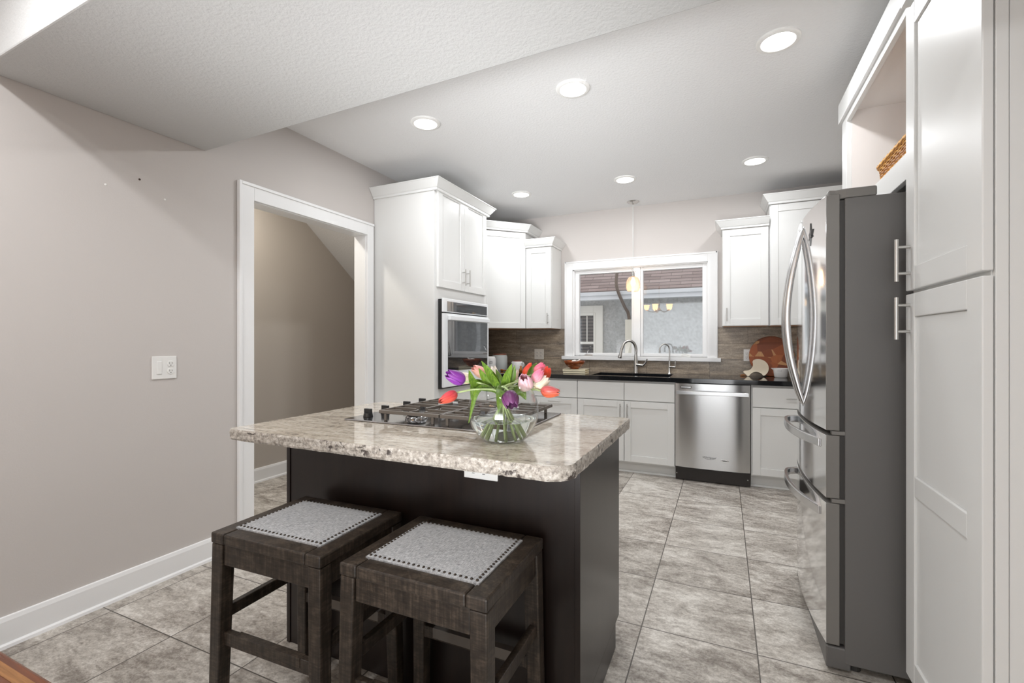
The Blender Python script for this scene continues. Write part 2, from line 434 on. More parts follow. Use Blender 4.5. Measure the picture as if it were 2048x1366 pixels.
def sweep(path, prof, closed_ends=True):
    """crown: 2D path (open polyline), outward = right of travel; prof (offset, z) list"""
    P = [Vector(p) for p in path]; n = len(P); bm = NEW(); rings = []
    nor = []
    for i in range(n - 1):
        d = (P[i + 1] - P[i]).normalized(); nor.append(Vector((d.y, -d.x)))
    for i in range(n):
        if i == 0: mvec = nor[0]
        elif i == n - 1: mvec = nor[-1]
        else:
            s = nor[i - 1] + nor[i]; mvec = s / (s.dot(nor[i]))
        rings.append([bm.verts.new((P[i].x + mvec.x * o, P[i].y + mvec.y * o, z)) for o, z in prof])
    for a, b in zip(rings, rings[1:]):
        for k in range(len(a)):
            j = (k + 1) % len(a); bm.faces.new((a[k], a[j], b[j], b[k]))
    bm.faces.new(rings[0]); bm.faces.new(rings[-1][::-1])
    bmesh.ops.recalc_face_normals(bm, faces=bm.faces); return bm


def crown(parent, path, z0, z1, flare=.06):
    h = z1 - z0
    prof = [(-.015, z0), (.011, z0), (.011, z0 + h * .22), (.017, z0 + h * .24), (flare - .004, z0 + h * .90), (flare, z0 + h * .92), (flare, z1), (-.015, z1)]
    return obj('crown_molding', sweep(path, prof), 'cabinet_paint', parent, bevel=.0015)


# ------------------------------------------------------------------ setting
CEIL = 2.672
struct('floor', B((-1.3, 5.0, -9.2, .0, -.05, 0)), 'floor_tile')
struct('ceiling', B((-1.3, 4.2, -9.2, .2, CEIL, CEIL + .08)), 'ceiling_paint')
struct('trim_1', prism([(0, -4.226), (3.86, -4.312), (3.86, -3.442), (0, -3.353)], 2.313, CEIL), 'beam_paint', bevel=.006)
D0, D1, DH = -3.062, -2.070, 2.105     # clear opening of the doorway
struct('wall_left', B((-.115, 0, -9.2, D0 - .015, 0, CEIL), (-.115, 0, D1 + .015, .16, 0, CEIL), (-.115, 0, D0 - .015, D1 + .015, DH + .015, CEIL)), 'greige_wall_paint')
WX0, WX1, WZ0, WZ1 = 1.122, 2.528, 1.079, 2.045
struct('wall_back', B((-1.3, WX0, 0, .16, 0, CEIL), (WX1, 4.2, 0, .16, 0, CEIL), (WX0, WX1, 0, .16, 0, WZ0), (WX0, WX1, 0, .16, WZ1, CEIL)), 'greige_wall_paint')
struct('wall_right', B((3.86, 3.96, -9.2, 0, 0, CEIL)), 'greige_wall_paint')
struct('wall_front', B((-.115, .2, -9.3, -9.2, 0, CEIL), (3.6, 3.96, -9.3, -9.2, 0, CEIL), (.2, 3.6, -9.3, -9.2, 0, .25), (.2, 3.6, -9.3, -9.2, 2.35, CEIL)), 'greige_wall_paint')
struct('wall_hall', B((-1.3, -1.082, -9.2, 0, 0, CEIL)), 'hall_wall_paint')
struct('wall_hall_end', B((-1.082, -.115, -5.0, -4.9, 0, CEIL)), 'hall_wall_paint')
# sloped underside of the stairs over the hall
bm = NEW(); sl = lambda y: 2.419 - (y + 1.713) * .758
hexa(bm, [(-1.082, -2.03, sl(-2.03)), (-.115, -2.03, sl(-2.03)), (-.115, 0, sl(0)), (-1.082, 0, sl(0))], [(-1.082, -2.03, CEIL), (-.115, -2.03, CEIL), (-.115, 0, CEIL), (-1.082, 0, CEIL)])
struct('trim_2', bm, 'ceiling_paint')
BP = [(0, .0), (.014, 0), (.014, .105), (.009, .122), (0, .124)]


def baseboard(name, path, shoe=True):
    o = struct(name, sweep(path, BP), 'trim_paint', bevel=.001)
    if shoe: obj('shoe_molding', sweep(path, [(.0135, 0), (.027, 0), (.024, .012), (.0135, .018)]), 'trim_paint', o)
    return o


baseboard('baseboard_left', [(0, -9.0), (0, -3.160)][::-1][::-1])
baseboard('baseboard_hall', [(-1.082, -4.9), (-1.082, -.02)])
# doorway jambs and casing
d1 = empty('door_1', (0, (D0 + D1) / 2, 0)); d1['kind'] = 'structure'
obj('jamb', B((-.116, .001, D0 - .015, D0, 0, DH + .015), (-.116, .001, D1, D1 + .015, 0, DH + .015), (-.116, .001, D0, D1, DH, DH + .015)), 'trim_paint', d1, bevel=.001)
bm = NEW(); cw = .088
box(bm, 0.001, .019, D0 - .006 - cw, D0 - .006, 0, DH + .006 + cw); box(bm, 0.001, .019, D1 + .006, D1 + .006 + .074, 0, DH + .006 + cw); box(bm, 0.001, .019, D0 - .006, D1 + .006, DH + .006, DH + .006 + cw)
box(bm, 0.001, .027, D0 - .006 - cw - .012, D0 - .006 - cw + .006, 0, DH + .006 + cw + .012); box(bm, .001, .027, D0 - cw, D1 + .08, DH + cw, DH + .018 + cw)
obj('casing', bm, 'trim_paint', d1, bevel=.002)

# backsplash
bs = struct('trim_3', B((.0, WX0 - .08, -.008, -.0005, .914, 1.385), (WX1 + .07, 3.86, -.008, -.0005, .914, 1.385), (WX0 - .08, WX1 + .07, -.008, -.0005, .914, 1.045)), 'plank_tile')
struct('trim_4', B((.0005, .008, -1.10, -.008, .914, 1.385)), 'plank_tile')

# window
wd = empty('window_1', (1.825, 0, WZ0)); wd['kind'] = 'structure'
cx0, cx1, cz1 = 1.037, 2.603, 2.127
bm = NEW(); ci = .086
box(bm, cx0, cx0 + ci, -.02, 0, 1.079, cz1); box(bm, cx1 - ci, cx1, -.02, 0, 1.079, cz1); box(bm, cx0 + ci, cx1 - ci, -.02, 0, cz1 - ci - .004, cz1)
box(bm, cx0 - .004, cx0 + .014, -.028, 0, 1.079, cz1 + .004); box(bm, cx1 - .014, cx1 + .004, -.028, 0, 1.079, cz1 + .004); box(bm, cx0, cx1, -.028, 0, cz1 - .012, cz1 + .004)
obj('casing', bm, 'trim_paint', wd, bevel=.002)
obj('window_sill', B((1.005, 2.637, -.052, .06, 1.040, 1.079)), 'trim_paint', wd, bevel=.003)
bm = B((WX0, WX0 + .018, 0, .15, WZ0, WZ1), (WX1 - .018, WX1, 0, .15, WZ0, WZ1), (WX0, WX1, 0, .15, WZ1 - .018, WZ1), (1.790, 1.856, .01, .15, WZ0, WZ1))
obj('window_frame', bm, 'trim_paint', wd, bevel=.002)
for a, b, n_ in ((WX0 + .018, 1.790, 0), (1.856, WX1 - .018, 1)):
    g0, g1 = ((1.187, 1.764), (1.884, 2.466))[n_]; gz0, gz1 = 1.114, 1.990
    s = obj('sash', B((a, g0, .03, .08, WZ0, WZ1 - .018), (g1, b, .03, .08, WZ0, WZ1 - .018), (g0, g1, .03, .08, WZ0, gz0), (g0, g1, .03, .08, gz1, WZ1 - .018)), 'trim_paint', wd, bevel=.003)
    obj('window_pane', B((g0 - .005, g1 + .005, .054, .058, gz0 - .005, gz1 + .005)), 'window_glass', s)
    x = 1.285 if n_ == 0 else 2.30
    bm = B((x - .03, x + .055, .008, .03, 1.0795, 1.098))
    if n_ == 0: tube(bez([(x - .015, .015, 1.097), (x, .005, 1.125), (x + .035, 0, 1.185)], 10), .006, 8, bm); lathe([(0, -.009), (.009, 0), (0, .011)], 10, (x + .037, 0, 1.188), bm)
    else: tube(bez([(x + .045, .012, 1.1), (x, .0, 1.112), (x - .03, -.002, 1.104)], 10), .006, 8, bm)
    obj('crank_handle', bm, 'chrome' if n_ == 0 else 'white_plastic', s, smooth='auto')

# ------------------------------------------------------------------ ceiling fixtures
corner = ['nearest the doorway', 'between the doorway side and the refrigerator side, nearer row', 'nearest the refrigerator, large', 'above the corner wall cabinet', 'right in front of the pendant lamp', 'above the wall cabinets right of the window']
for (x, y), q in zip(LIGHTS, corner):
    r = empty('recessed_light', (x, y, 2.664))
    tag(r, 'round white recessed ceiling light ' + q, 'ceiling light', 'recessed ceiling lights')
    obj('trim_ring', lathe([(.072, .004), (.074, -.004), (.088, -.005), (.095, .0), (.095, .008), (.072, .008)], 40, (x, y, 2.664), close=True), 'white_plastic', r, smooth='auto')
    obj('lens', lathe([(0, .002), (.073, .002), (.073, .006), (0, .006)], 32, (x, y, 2.664)), 'lens_glow', r)

pl_ = empty('pendant_lamp', (1.817, -.184, 1.74)); tag(pl_, 'small glass pendant lamp hanging on a thin cord in front of the window', 'pendant lamp')
px, py = 1.817, -.184
obj('canopy', lathe([(0, -.03), (.012, -.03), (.02, -.022), (.05, -.014), (.062, -.004), (.062, 0), (0, 0)], 32, (px, py, CEIL)), 'nickel', pl_, smooth='auto')
obj('cord', tube([(px, py, 1.97), (px, py, 2.65)], .0026, 8), 'clear_ceramic', pl_)
obj('socket', lathe([(0, .0), (.016, .0), (.016, .05), (.010, .056), (.010, .07), (.004, .085), (0, .085)], 20, (px, py, 1.895)), 'nickel', pl_, smooth='auto')
obj('crossbar', tube([(px - .03, py, 1.957), (px + .03, py, 1.957)], .0025, 8), 'nickel', pl_)
prof = [(.018, .155), (.045, .145), (.064, .115), (.071, .075), (.069, .035), (.060, .008), (.052, 0), (.050, .001), (.058, .010), (.067, .036), (.069, .075), (.062, .113), (.044, .142), (.017, .152)]
obj('lamp_shade', lathe(prof, 40, (px, py, 1.752), close=True), 'shade_glass', pl_, smooth=True)
obj('bulb', lathe([(0, -.05), (.014, -.045), (.024, -.02), (.022, .005), (.011, .03), (.011, .04), (0, .04)], 20, (px, py, 1.855)), 'bulb_glow', pl_, smooth=True)
lamp('pendant_bulb', 'POINT', (px, py, 1.79), .8, (1, .8, .55), .02)
cw_ = NEW()
for a in ([(1.955, -2.65, CEIL), (1.958, -2.62, 2.655), (1.966, -2.56, 2.62), (1.968, -2.555, 2.585)], [(1.93, -2.60, 2.665), (1.966, -2.56, 2.62)], [(1.99, -2.58, 2.668), (1.966, -2.56, 2.62)]): tube(a, .0007, 5, cw_)
solo('cobweb_strand', cw_, 'cobweb', 'thin white dusty cobweb strand hanging from the ceiling beside the middle light', 'cobweb')

# ------------------------------------------------------------------ wall bits
sp = empty('switch_plate', (0, -3.567, 1.104)); tag(sp, 'white two-gang wall plate with a rocker switch and an outlet beside the doorway', 'switch')
obj('plate', B((0, .006, -3.625, -3.508, 1.045, 1.163)), 'white_plastic', sp, bevel=.002)
obj('rocker', B((.005, .009, -3.604, -3.580, 1.070, 1.138)), 'white_plastic', sp, bevel=.002)


def duplex(parent, axis, at, cy_, cz_, s=1, mat='white_plastic', horiz=False):
    """two receptacles; axis 'X' faces +X at plane x=at, '-Y' faces -Y at plane y=at"""
    for k in (-1, 1):
        bm = NEW(); slots = NEW(); o2 = k * .0195
        a, b = (o2, 0) if horiz else (0, o2)
        bmA = lathe([(0, 0), (.0165, 0), (.0165, .003), (0, .003)], 24)
        for q in ((-.006, .003, .0018, .005), (.006, .003, .0018, .004)): box(slots, q[0] - q[2] / 2, q[0] + q[2] / 2, q[1] - q[3], q[1] + q[3], .0025, .0036)
        lathe([(0, .0025), (.0024, .0025), (.0024, .0036), (0, .0036)], 10, (0, -.008, 0), slots)
        rot = Matrix.Rotation(PI / 2, 4, 'Z') if horiz else Matrix.Identity(4)
        L = Matrix.Translation((a, b, 0)) @ rot
        M = (Matrix.Translation((at, cy_, cz_)) @ Matrix(((0, 0, 1, 0), (1, 0, 0, 0), (0, 1, 0, 0), (0, 0, 0, 1)))) if axis == 'X' else (Matrix.Translation((cy_, at, cz_)) @ Matrix(((1, 0, 0, 0), (0, 0, -1, 0), (0, 1, 0, 0), (0, 0, 0, 1))))
        rc = obj('receptacle', xf(bmA, M @ L), mat, parent, bevel=.0008)
        obj('slot', xf(slots, M @ L), 'dark_slot', rc)


duplex(sp, 'X', .0055, -3.538, 1.104)
for y, z, m_, lab in ((-3.678, 2.051, 'wall_hole_dark', 'small dark screw hole high on the left wall'), (-3.819, 1.982, 'anchor_white', 'white wall anchor on the left wall, farther from the doorway'), (-3.564, 1.982, 'anchor_white', 'white wall anchor on the left wall, nearer the doorway')):
    solo('wall_anchor', xf(lathe([(0, 0), (.005, 0), (.005, .002), (.002, .003), (0, .003)], 12), Matrix.Translation((0, y, z)) @ Matrix.Rotation(PI / 2, 4, 'Y')), m_, lab, 'wall anchor')
ol = empty('wall_outlet', (.722, -.008, 1.093)); tag(ol, 'almond outlet plate on the tile between the jars and the window', 'outlet')
obj('plate', B((.664, .779, -.014, -.008, 1.034, 1.153)), 'almond_plastic', ol, bevel=.002)
duplex(ol, '-Y', -.0135, .700, 1.093, mat='almond_plastic'); duplex(ol, '-Y', -.0135, .745, 1.093, mat='almond_plastic')
orr = empty('wall_outlet', (2.885, -.008, 1.11)); tag(orr, 'white outlet plate partly behind the round cutting board', 'outlet')
obj('plate', B((2.836, 2.95, -.014, -.008, 1.05, 1.165)), 'white_plastic', orr, bevel=.002)
duplex(orr, '-Y', -.0135, 2.862, 1.107)

# ------------------------------------------------------------------ oven tower
FX = .60
t = empty('oven_cabinet', (.3, -1.535, 0)); tag(t, 'tall white cabinet housing the wall oven beside the doorway', 'cabinet')
obj('cabinet_body', B((.003, FX, -1.968, -1.10, .10, 2.425), (.003, FX - .06, -1.96, -1.11, 0.001, .10)), 'cabinet_paint', t, bevel=.002)
door(t, shaker(.402, .80), '+X', (FX + .021, -1.938, 1.672), (.402 - .035, .115))
door(t, shaker(.402, .80), '+X', (FX + .021, -1.532, 1.672), (.035, .115))
door(t, slab(.808, .60), '+X', (FX + .021, -1.938, .13), None, name='drawer_front')
crown(t, [(.003, -1.970), (FX + .022, -1.970), (FX + .022, -1.098), (.003, -1.098)], 2.424, 2.508)
o = empty('wall_oven', (.62, -1.535, .88)); tag(o, 'white built-in wall oven with dark glass set in the tall cabinet', 'oven')
oy0, oy1 = -1.915, -1.150
obj('oven_body', B((FX + .001, FX + .035, oy0, oy1, .862, 1.578)), 'black_plastic', o, bevel=.002)
cp = obj('control_panel', B((FX + .034, FX + .050, oy0, oy1, 1.475, 1.585)), 'oven_white', o, bevel=.004)
obj('control_glass', B((FX + .0495, FX + .0525, oy0 + .055, oy1 - .03, 1.482, 1.562)), 'oven_glass', cp, bevel=.001)
od = obj('oven_door', B((FX + .034, FX + .056, oy0, oy1, .875, 1.465)), 'oven_white', o, bevel=.004)
obj('door_window', B((FX + .0555, FX + .0585, oy0 + .055, oy1 - .03, 1.00, 1.408)), 'oven_glass', od, bevel=.001)
obj('handle', B((FX + .056, FX + .082, oy0 + .055, oy1 - .02, 1.412, 1.448)), 'oven_white', od, bevel=.005)

# ------------------------------------------------------------------ wall cabinets
UB = 1.378


def wallcab(name, label, x0, x1, ztop, doors, crownpath, z1, yb=-.002, group=None):
    t = empty(name, ((x0 + x1) / 2, -.16, UB)); tag(t, label, 'cabinet', group)
    obj('cabinet_body', B((x0, x1, -.31, yb, UB + .004, ztop)), 'cabinet_paint', t, bevel=.0015)
    obj('underside', B((x0 + .01, x1 - .01, -.30, yb - .002, UB, UB + .005)), 'raw_birch', t)
    for a, b, hs in doors:
        door(t, shaker(b - a, ztop - UB - .012, fr=.06), '-Y', (a, -.331, UB + .006), (.033, .1) if hs < 0 else (b - a - .033, .1), hl=.12)
    crown(t, crownpath, ztop, z1, .058)
    return t


t = wallcab('wall_cabinet', 'low white wall cabinet just left of the window', .684, .985, 2.262, [(.690, .980, 1)], [(.684, -.333), (.987, -.333), (.987, -.002)], 2.345)
obj('door_bumper', lathe([(0, 0), (.006, 0), (.004, .006), (0, .006)], 10, (.985, -.12, 1.48)), 'pull_steel', t)
wallcab('wall_cabinet', 'low white wall cabinet just right of the window', 2.648, 3.028, 2.268, [(2.654, 3.022, -1)], [(2.648, -.002), (2.648, -.333), (3.028, -.333)], 2.345)
wallcab('wall_cabinet', 'taller white wall cabinet above the round cutting board', 3.032, 3.85, 2.452, [(3.038, 3.438, 1), (3.444, 3.845, -1)], [(3.032, -.002), (3.032, -.333), (3.85, -.333)], 2.537)
# diagonal corner cabinet
t = empty('corner_wall_cabinet', (.3, -.3, UB)); tag(t, 'tall white corner wall cabinet with an angled door', 'cabinet')
q = .68; s_ = .33
pts = [(.003, -.003), (.003, -q), (s_ - .015, -q), (q, -s_ + .015), (q, -.003)]
obj('cabinet_body', prism(pts, UB + .004, 2.43), 'cabinet_paint', t, bevel=.0015)
obj('underside', prism([(.02, -.02), (.02, -q + .02), (s_ - .02, -q + .02), (q - .02, -s_ + .02), (q - .02, -.02)], UB, UB + .005), 'raw_birch', t)
L = math.hypot(q - s_ + .015, q - s_ + .015)
nv = Vector((1, -1, 0)).normalized()
door(t, shaker(L - .02, 1.04, fr=.06), PI / 4, Vector((s_ - .015, -q, UB + .006)) + Vector((1, 1, 0)).normalized() * .01 + nv * .021, (.035, .1), hl=.12)
crown(t, [(.003, -q), (s_ - .015, -q - .03), (s_ - .0, -q - .015 - .015), (q + .022, -s_ + .0), (q + .022, -.003)], 2.43, 2.512, .058)

# ------------------------------------------------------------------ base cabinets along the back wall
FY = -.60


def basecab(name, label, x0, x1, parts, kick=True):
    t = empty(name, ((x0 + x1) / 2, -.3, 0)); tag(t, label, 'cabinet')
    bm = B((x0, x1, FY, -.003, .105, .872)) if name != 'sink_cabinet' else B((x0, x0 + .018, FY, -.003, .105, .872), (x1 - .018, x1, FY, -.003, .105, .872), (x0 + .018, x1 - .018, FY, -.003, .105, .123), (x0 + .018, x1 - .018, -.012, -.003, .123, .872), (x0 + .018, x1 - .018, FY, FY + .018, .665, .872))
    obj('cabinet_body', bm, 'cabinet_paint', t, bevel=.001)
    obj('toe_kick', B((x0, x1, -.535, -.52, .001, .105), (x0, x1, -.548, -.535, .001, .018)), 'cabinet_paint', t)
    for kind, a, b, z0, z1, hd in parts:
        d = slab(b - a, z1 - z0) if kind == 'slab' else shaker(b - a, z1 - z0, fr=.06)
        vert = True; h = None
        if hd == 'L': h = (.03, z1 - z0 - .09)
        elif hd == 'R': h = (b - a - .03, z1 - z0 - .09)
        elif hd == 'C': h = ((b - a) / 2, (z1 - z0) / 2 if z1 - z0 < .2 else z1 - z0 - .035); vert = False
        door(t, d, '-Y', (a, FY - .021, z0), h, hl=.13, vert=vert, name='door' if hd in ('L', 'R') else 'drawer', r=.0045)
    return t


basecab('base_cabinet', 'white drawer cabinet left of the sink cabinet', .90, 1.356, [('slab', .903, 1.354, .690, .854, 'C'), ('shaker', .903, 1.354, .406, .682, 'C'), ('shaker', .903, 1.354, .118, .398, 'C')])
basecab('sink_cabinet', 'white cabinet with two doors under the kitchen sink', 1.358, 2.262, [('slab', 1.361, 1.808, .690, .854, None), ('slab', 1.813, 2.259, .690, .854, None), ('shaker', 1.361, 1.808, .118, .682, 'R'), ('shaker', 1.813, 2.259, .118, .682, 'L')])
basecab('base_cabinet', 'white cabinet with a drawer over a door right of the dishwasher', 2.872, 3.855, [('slab', 2.882, 3.50, .690, .854, 'C'), ('shaker', 2.882, 3.50, .118, .682, 'R'), ('slab', 3.505, 3.85, .690, .854, None), ('shaker', 3.505, 3.85, .118, .682, 'L')])
t = empty('corner_base_cabinet', (.3, -.55, 0)); tag(t, 'white base cabinet in the corner beside the oven tower', 'cabinet')
obj('cabinet_body', B((.003, .60, -1.097, -.003, .105, .872), (.60, .898, -.60, -.003, .105, .872)), 'cabinet_paint', t, bevel=.001)
obj('toe_kick', B((.52, .535, -1.097, -.535, .001, .105), (.52, .898, -.535, -.52, .001, .105)), 'cabinet_paint', t)
door(t, slab(.43, .164), '+X', (.621, -1.09, .690), None, name='drawer'); door(t, shaker(.43, .564, fr=.06), '+X', (.621, -1.09, .118), (.395, .474), hl=.13)

# counter with a cutout for the sink
SX0, SX1, SY0, SY1 = 1.475, 2.205, -.555, -.165
ct = [(.002, SX0, -.642, -.009), (SX1, 3.857, -.642, -.009), (SX0, SX1, -.642, SY0), (SX0, SX1, SY1, -.009), (.002, .642, -1.098, -.642)]
solo('countertop', B(*[(a, b, c_, d_, .874, .914) for a, b, c_, d_ in ct]), 'black_granite', 'polished black stone countertop running under the window', 'countertop', bevel=.002)
bm = NEW()
box(bm, SX0 + .0, SX1, SY0, SY1, .69, .70); box(bm, SX0 - .012, SX0, SY0 - .012, SY1 + .012, .69, .8735); box(bm, SX1, SX1 + .012, SY0 - .012, SY1 + .012, .69, .8735)
box(bm, SX0, SX1, SY0 - .012, SY0, .69, .8735); box(bm, SX0, SX1, SY1, SY1 + .012, .69, .8735)
solo('kitchen_sink', bm, 'sink_black', 'dark undermount sink in the black countertop', 'sink', bevel=.003)
# faucets
f = empty('kitchen_faucet', (1.835, -.12, .9142)); tag(f, 'tall brushed nickel pull-down faucet over the sink', 'faucet')
bx, by = 1.835, -.12
obj('base', lathe([(0, 0), (.026, 0), (.026, .012), (.023, .018), (.023, .11), (.019, .125), (.017, .19), (0, .19)], 24, (bx, by, .9142)), 'nickel', f, smooth='auto')
arc = bez([(bx, by, 1.09), (bx, by - .005, 1.17), (bx - .02, by - .02, 1.225), (bx - .06, by - .045, 1.248), (bx - .105, by - .06, 1.225), (bx - .128, by - .07, 1.17), (bx - .137, by - .075, 1.14)], 30)
obj('spout', tube(arc, .0148, 14), 'nickel', f, smooth='auto')
obj('spray_head', tube([(bx - .134, by - .074, 1.15), (bx - .142, by - .078, 1.105), (bx - .150, by - .082, 1.075), (bx - .151, by - .083, 1.07)], [.0145, .016, .021, .019], 16), 'nickel', f, smooth='auto')
lv = NEW(); tube([(bx + .01, by - .015, 1.0), (bx + .075, by - .03, .995)], .014, 14, lv); tube([(bx + .075, by - .03, .995), (bx + .10, by - .035, 1.02), (bx + .118, by - .04, 1.062)], [.012, .008, .006], 12, lv)
obj('lever', lv, 'nickel', f, smooth='auto')
f = empty('filter_faucet', (2.165, -.12, .9142)); tag(f, 'slim nickel gooseneck faucet right of the main faucet', 'faucet')
bx, by = 2.165, -.12
obj('base', lathe([(0, 0), (.02, 0), (.016, .008), (.011, .014), (.011, .12), (0, .12)], 20, (bx, by, .9142)), 'nickel', f, smooth='auto')
arc = bez([(bx, by, 1.03), (bx, by, 1.16), (bx - .02, by - .012, 1.205), (bx - .055, by - .03, 1.212), (bx - .085, by - .045, 1.18), (bx - .088, by - .047, 1.125)], 30)
obj('spout', tube(arc, [.007] * (len(arc) - 4) + [.007, .0075, .009, .009], 12), 'nickel', f, smooth='auto')
lv = NEW(); tube([(bx, by - .005, .985), (bx + .06, by - .015, .985)], .009, 12, lv); tube([(bx + .055, by - .014, .985), (bx + .057, by - .015, 1.05)], .005, 10, lv)
obj('lever', lv, 'nickel', f, smooth='auto')

# ------------------------------------------------------------------ dishwasher
dw = empty('dishwasher', (2.566, -.3, 0)); tag(dw, 'stainless steel dishwasher between the sink cabinet and the drawer cabinet', 'dishwasher')
x0, x1 = 2.2665, 2.8655
obj('tub', B((x0, x1, -.58, -.01, .02, .868)), 'rubber', dw)
bm = NEW(); n = 24
def bow(x): return -.628 - .020 * (1 - ((x - (x0 + x1) / 2) / ((x1 - x0) / 2)) ** 4)
front = [(x0 + (x1 - x0) * i / n, bow(x0 + (x1 - x0) * i / n)) for i in range(n + 1)]
o = obj('door', prism([(x0, -.582)] + front + [(x1, -.582)], .128, .868), 'brushed_steel', dw, smooth='auto')
# pocketless bar handle
obj('handle', B((x0 + .012, x1 - .012, -.688, -.668, .775, .808), (x0 + .012, x0 + .03, -.671, -.63, .780, .803), (x1 - .03, x1 - .012, -.671, -.63, .780, .803)), 'brushed_steel', o, bevel=.003)
obj('status_window', B((x0 + .045, x0 + .135, -.6515, -.640, .828, .847)), 'dark_slot', o)
obj('status_strip', B((x0 + .049, x0 + .131, -.6525, -.640, .832, .843)), 'brushed_steel', o)


def text(s, size, M, mat, parent, depth=.0006, shear=0.0, name='lettering'):
    cu = bpy.data.curves.new('t', 'FONT'); cu.body = s; cu.size = size; cu.extrude = depth; cu.shear = shear; cu.align_x = 'CENTER'; cu.align_y = 'CENTER'
    ob = bpy.data.objects.new('t', cu); COL.objects.link(ob); bpy.context.view_layer.update()
    me = bpy.data.meshes.new_from_object(ob.evaluated_get(bpy.context.evaluated_depsgraph_get()))
    bpy.data.objects.remove(ob)
    bm = NEW(); bm.from_mesh(me); bpy.data.meshes.remove(me)
    return obj(name, xf(bm, M), mat, parent)


MY = Matrix(((1, 0, 0, 0), (0, 0, -1, 0), (0, 1, 0, 0), (0, 0, 0, 1)))   # flat text to a -Y facing wall
text('Whirlpool', .026, Matrix.Translation((2.545, -.6492, .232)) @ MY, 'logo_grey', o, .001, shear=.25)
rg = NEW(); tube([(2.548 + .042 * math.cos(a), -.6492, .230 + .013 * math.sin(a)) for a in [PI * 1.15 + i * PI * .8 / 12 for i in range(13)]], .0011, 6, rg)
obj('logo_swirl', rg, 'logo_grey', o)
ov = xf(lathe([(0, 0), (.02, 0), (.018, .002), (0, .002)], 32), Matrix.Translation((2.668, -.6470, .216)) @ MY @ Matrix.Diagonal((1.7, .55, 1, 1)))
obj('oval_badge', ov, 'badge_silver', o, smooth='auto')
ov = xf(lathe([(0, .0018), (.013, .0018), (.013, .0026), (0, .0026)], 32), Matrix.Translation((2.668, -.6470, .216)) @ MY @ Matrix.Diagonal((1.6, .34, 1, 1)))
obj('badge_center', ov, 'logo_grey', o)
k = obj('toe_kick', B((x0, x1, -.60, -.585, .006, .122)), 'kick_black', dw, bevel=.001)
for x in (x0 + .01, x1 - .018):
    obj('screw', xf(lathe([(0, 0), (.006, 0), (.004, .003), (0, .003)], 12), Matrix.Translation((x, -.60, .06)) @ MY), 'pull_steel', k)

# ------------------------------------------------------------------ things on the back counter
CT = .9145


def canister(name, x, y, r, h, lid, label, matb, lidmat, band=False):
    t = empty(name, (x, y, CT)); tag(t, label, 'canister')
    obj('body', lathe([(0, 0), (r * .93, 0), (r, .01), (r, h * .82), (r * .93, h * .92), (r * .80, h * .95), (0, h * .95)], 32, (x, y, CT)), matb, t, smooth='auto')
    obj('lid', lathe([(0, h * .95), (r * lid, h * .95), (r * lid, h * 1.0), (r * lid * .96, h * 1.02), (0, h * 1.02)], 32, (x, y, CT)), lidmat, t, smooth='auto')
    if band:
        bm = NEW()
        for z_, ww in ((.70, .5), (.63, .7), (.56, .6)):
            a0 = -1.0 - ww / 2
            tube([(x + (r + .0005) * math.cos(a0 + i * ww / 8), y + (r + .0005) * math.sin(a0 + i * ww / 8), CT + h * z_) for i in range(9)], .002, 5, bm)
        obj('printed_lines', bm, 'ink', t)
    return t


canister('canister', .355, -.30, .088, .185, .86, 'tall grey glass canister with a copper lid in the counter corner', 'clear_ceramic', 'copper_lid')
canister('canister', .340, -.50, .062, .160, .80, 'white ceramic canister with printed lines next to the oven tower', 'white_ceramic', 'white_ceramic', True)
t = canister('sugar_jar', .585, -.33, .064, .112, .70, 'short white jar with a red-brown lid', 'white_ceramic', 'red_lid')
obj('handle', tube(bez([(.645, -.35, CT + .085), (.672, -.36, CT + .092), (.678, -.362, CT + .06), (.645, -.35, CT + .035)], 14), .006, 8), 'white_ceramic', t, smooth=True)
solo('wooden_spoon', tube(bez([(.43, -.42, CT + .012), (.47, -.43, CT + .010), (.53, -.47, CT + .008)], 10), [.012] * 4 + [.006] * 7, 8), 'orange_wood', 'small orange wooden scoop lying between the jars', 'scoop', smooth=True)
solo('wooden_figure', lathe([(0, 0), (.018, 0), (.016, .03), (.008, .04), (.013, .055), (0, .068)], 14, (.672, -.43, CT)), 'orange_wood', 'tiny brown wooden ornament right of the short white jar', 'ornament', smooth=True)
# bowl on books
by0 = -.40
for i, (z0, z1, dx, lab) in enumerate(((.0, .020, 0, 'lower cream book under the wooden bowl'), (.0205, .044, -.006, 'upper cream book directly under the wooden bowl'))):
    x0b, x1b = 1.165 + dx, 1.395 + dx * 0; y0b, y1b = by0 - .075, by0 + .085
    t = empty('book', ((x0b + x1b) / 2, by0, CT + z0)); tag(t, lab, 'book', 'books under the bowl')
    obj('cover', B((x0b, x1b, y0b, y1b, CT + z0, CT + z0 + .003), (x0b, x1b, y0b, y1b, CT + z1 - .003, CT + z1), (x0b, x1b, y0b, y0b + .003, CT + z0, CT + z1)), 'book_cover', t, bevel=.0006)
    obj('pages', B((x0b + .004, x1b - .004, y0b + .004, y1b - .004, CT + z0 + .0031, CT + z1 - .0031)), 'paper_page', t)
bz = CT + .0445; bxx = 1.262
solo('wooden_bowl', lathe([(0, 0), (.042, 0), (.044, .008), (.07, .022), (.098, .055), (.110, .082), (.107, .083), (.094, .057), (.066, .028), (0, .016)], 40, (bxx, by0, bz)), 'bowl_wood', 'glossy brown wooden bowl standing on two books', 'bowl', smooth=True)
gb = NEW()
for a in range(7):
    aa = a * 2 * PI / 7; lathe([(0, -.016), (.011, -.008), (.013, .002), (.007, .014), (0, .022)], 10, (math.cos(aa) * .012, math.sin(aa) * .012, 0), gb)
tube([(0, 0, .01), (.004, 0, .045)], [.008, .003], 8, gb)
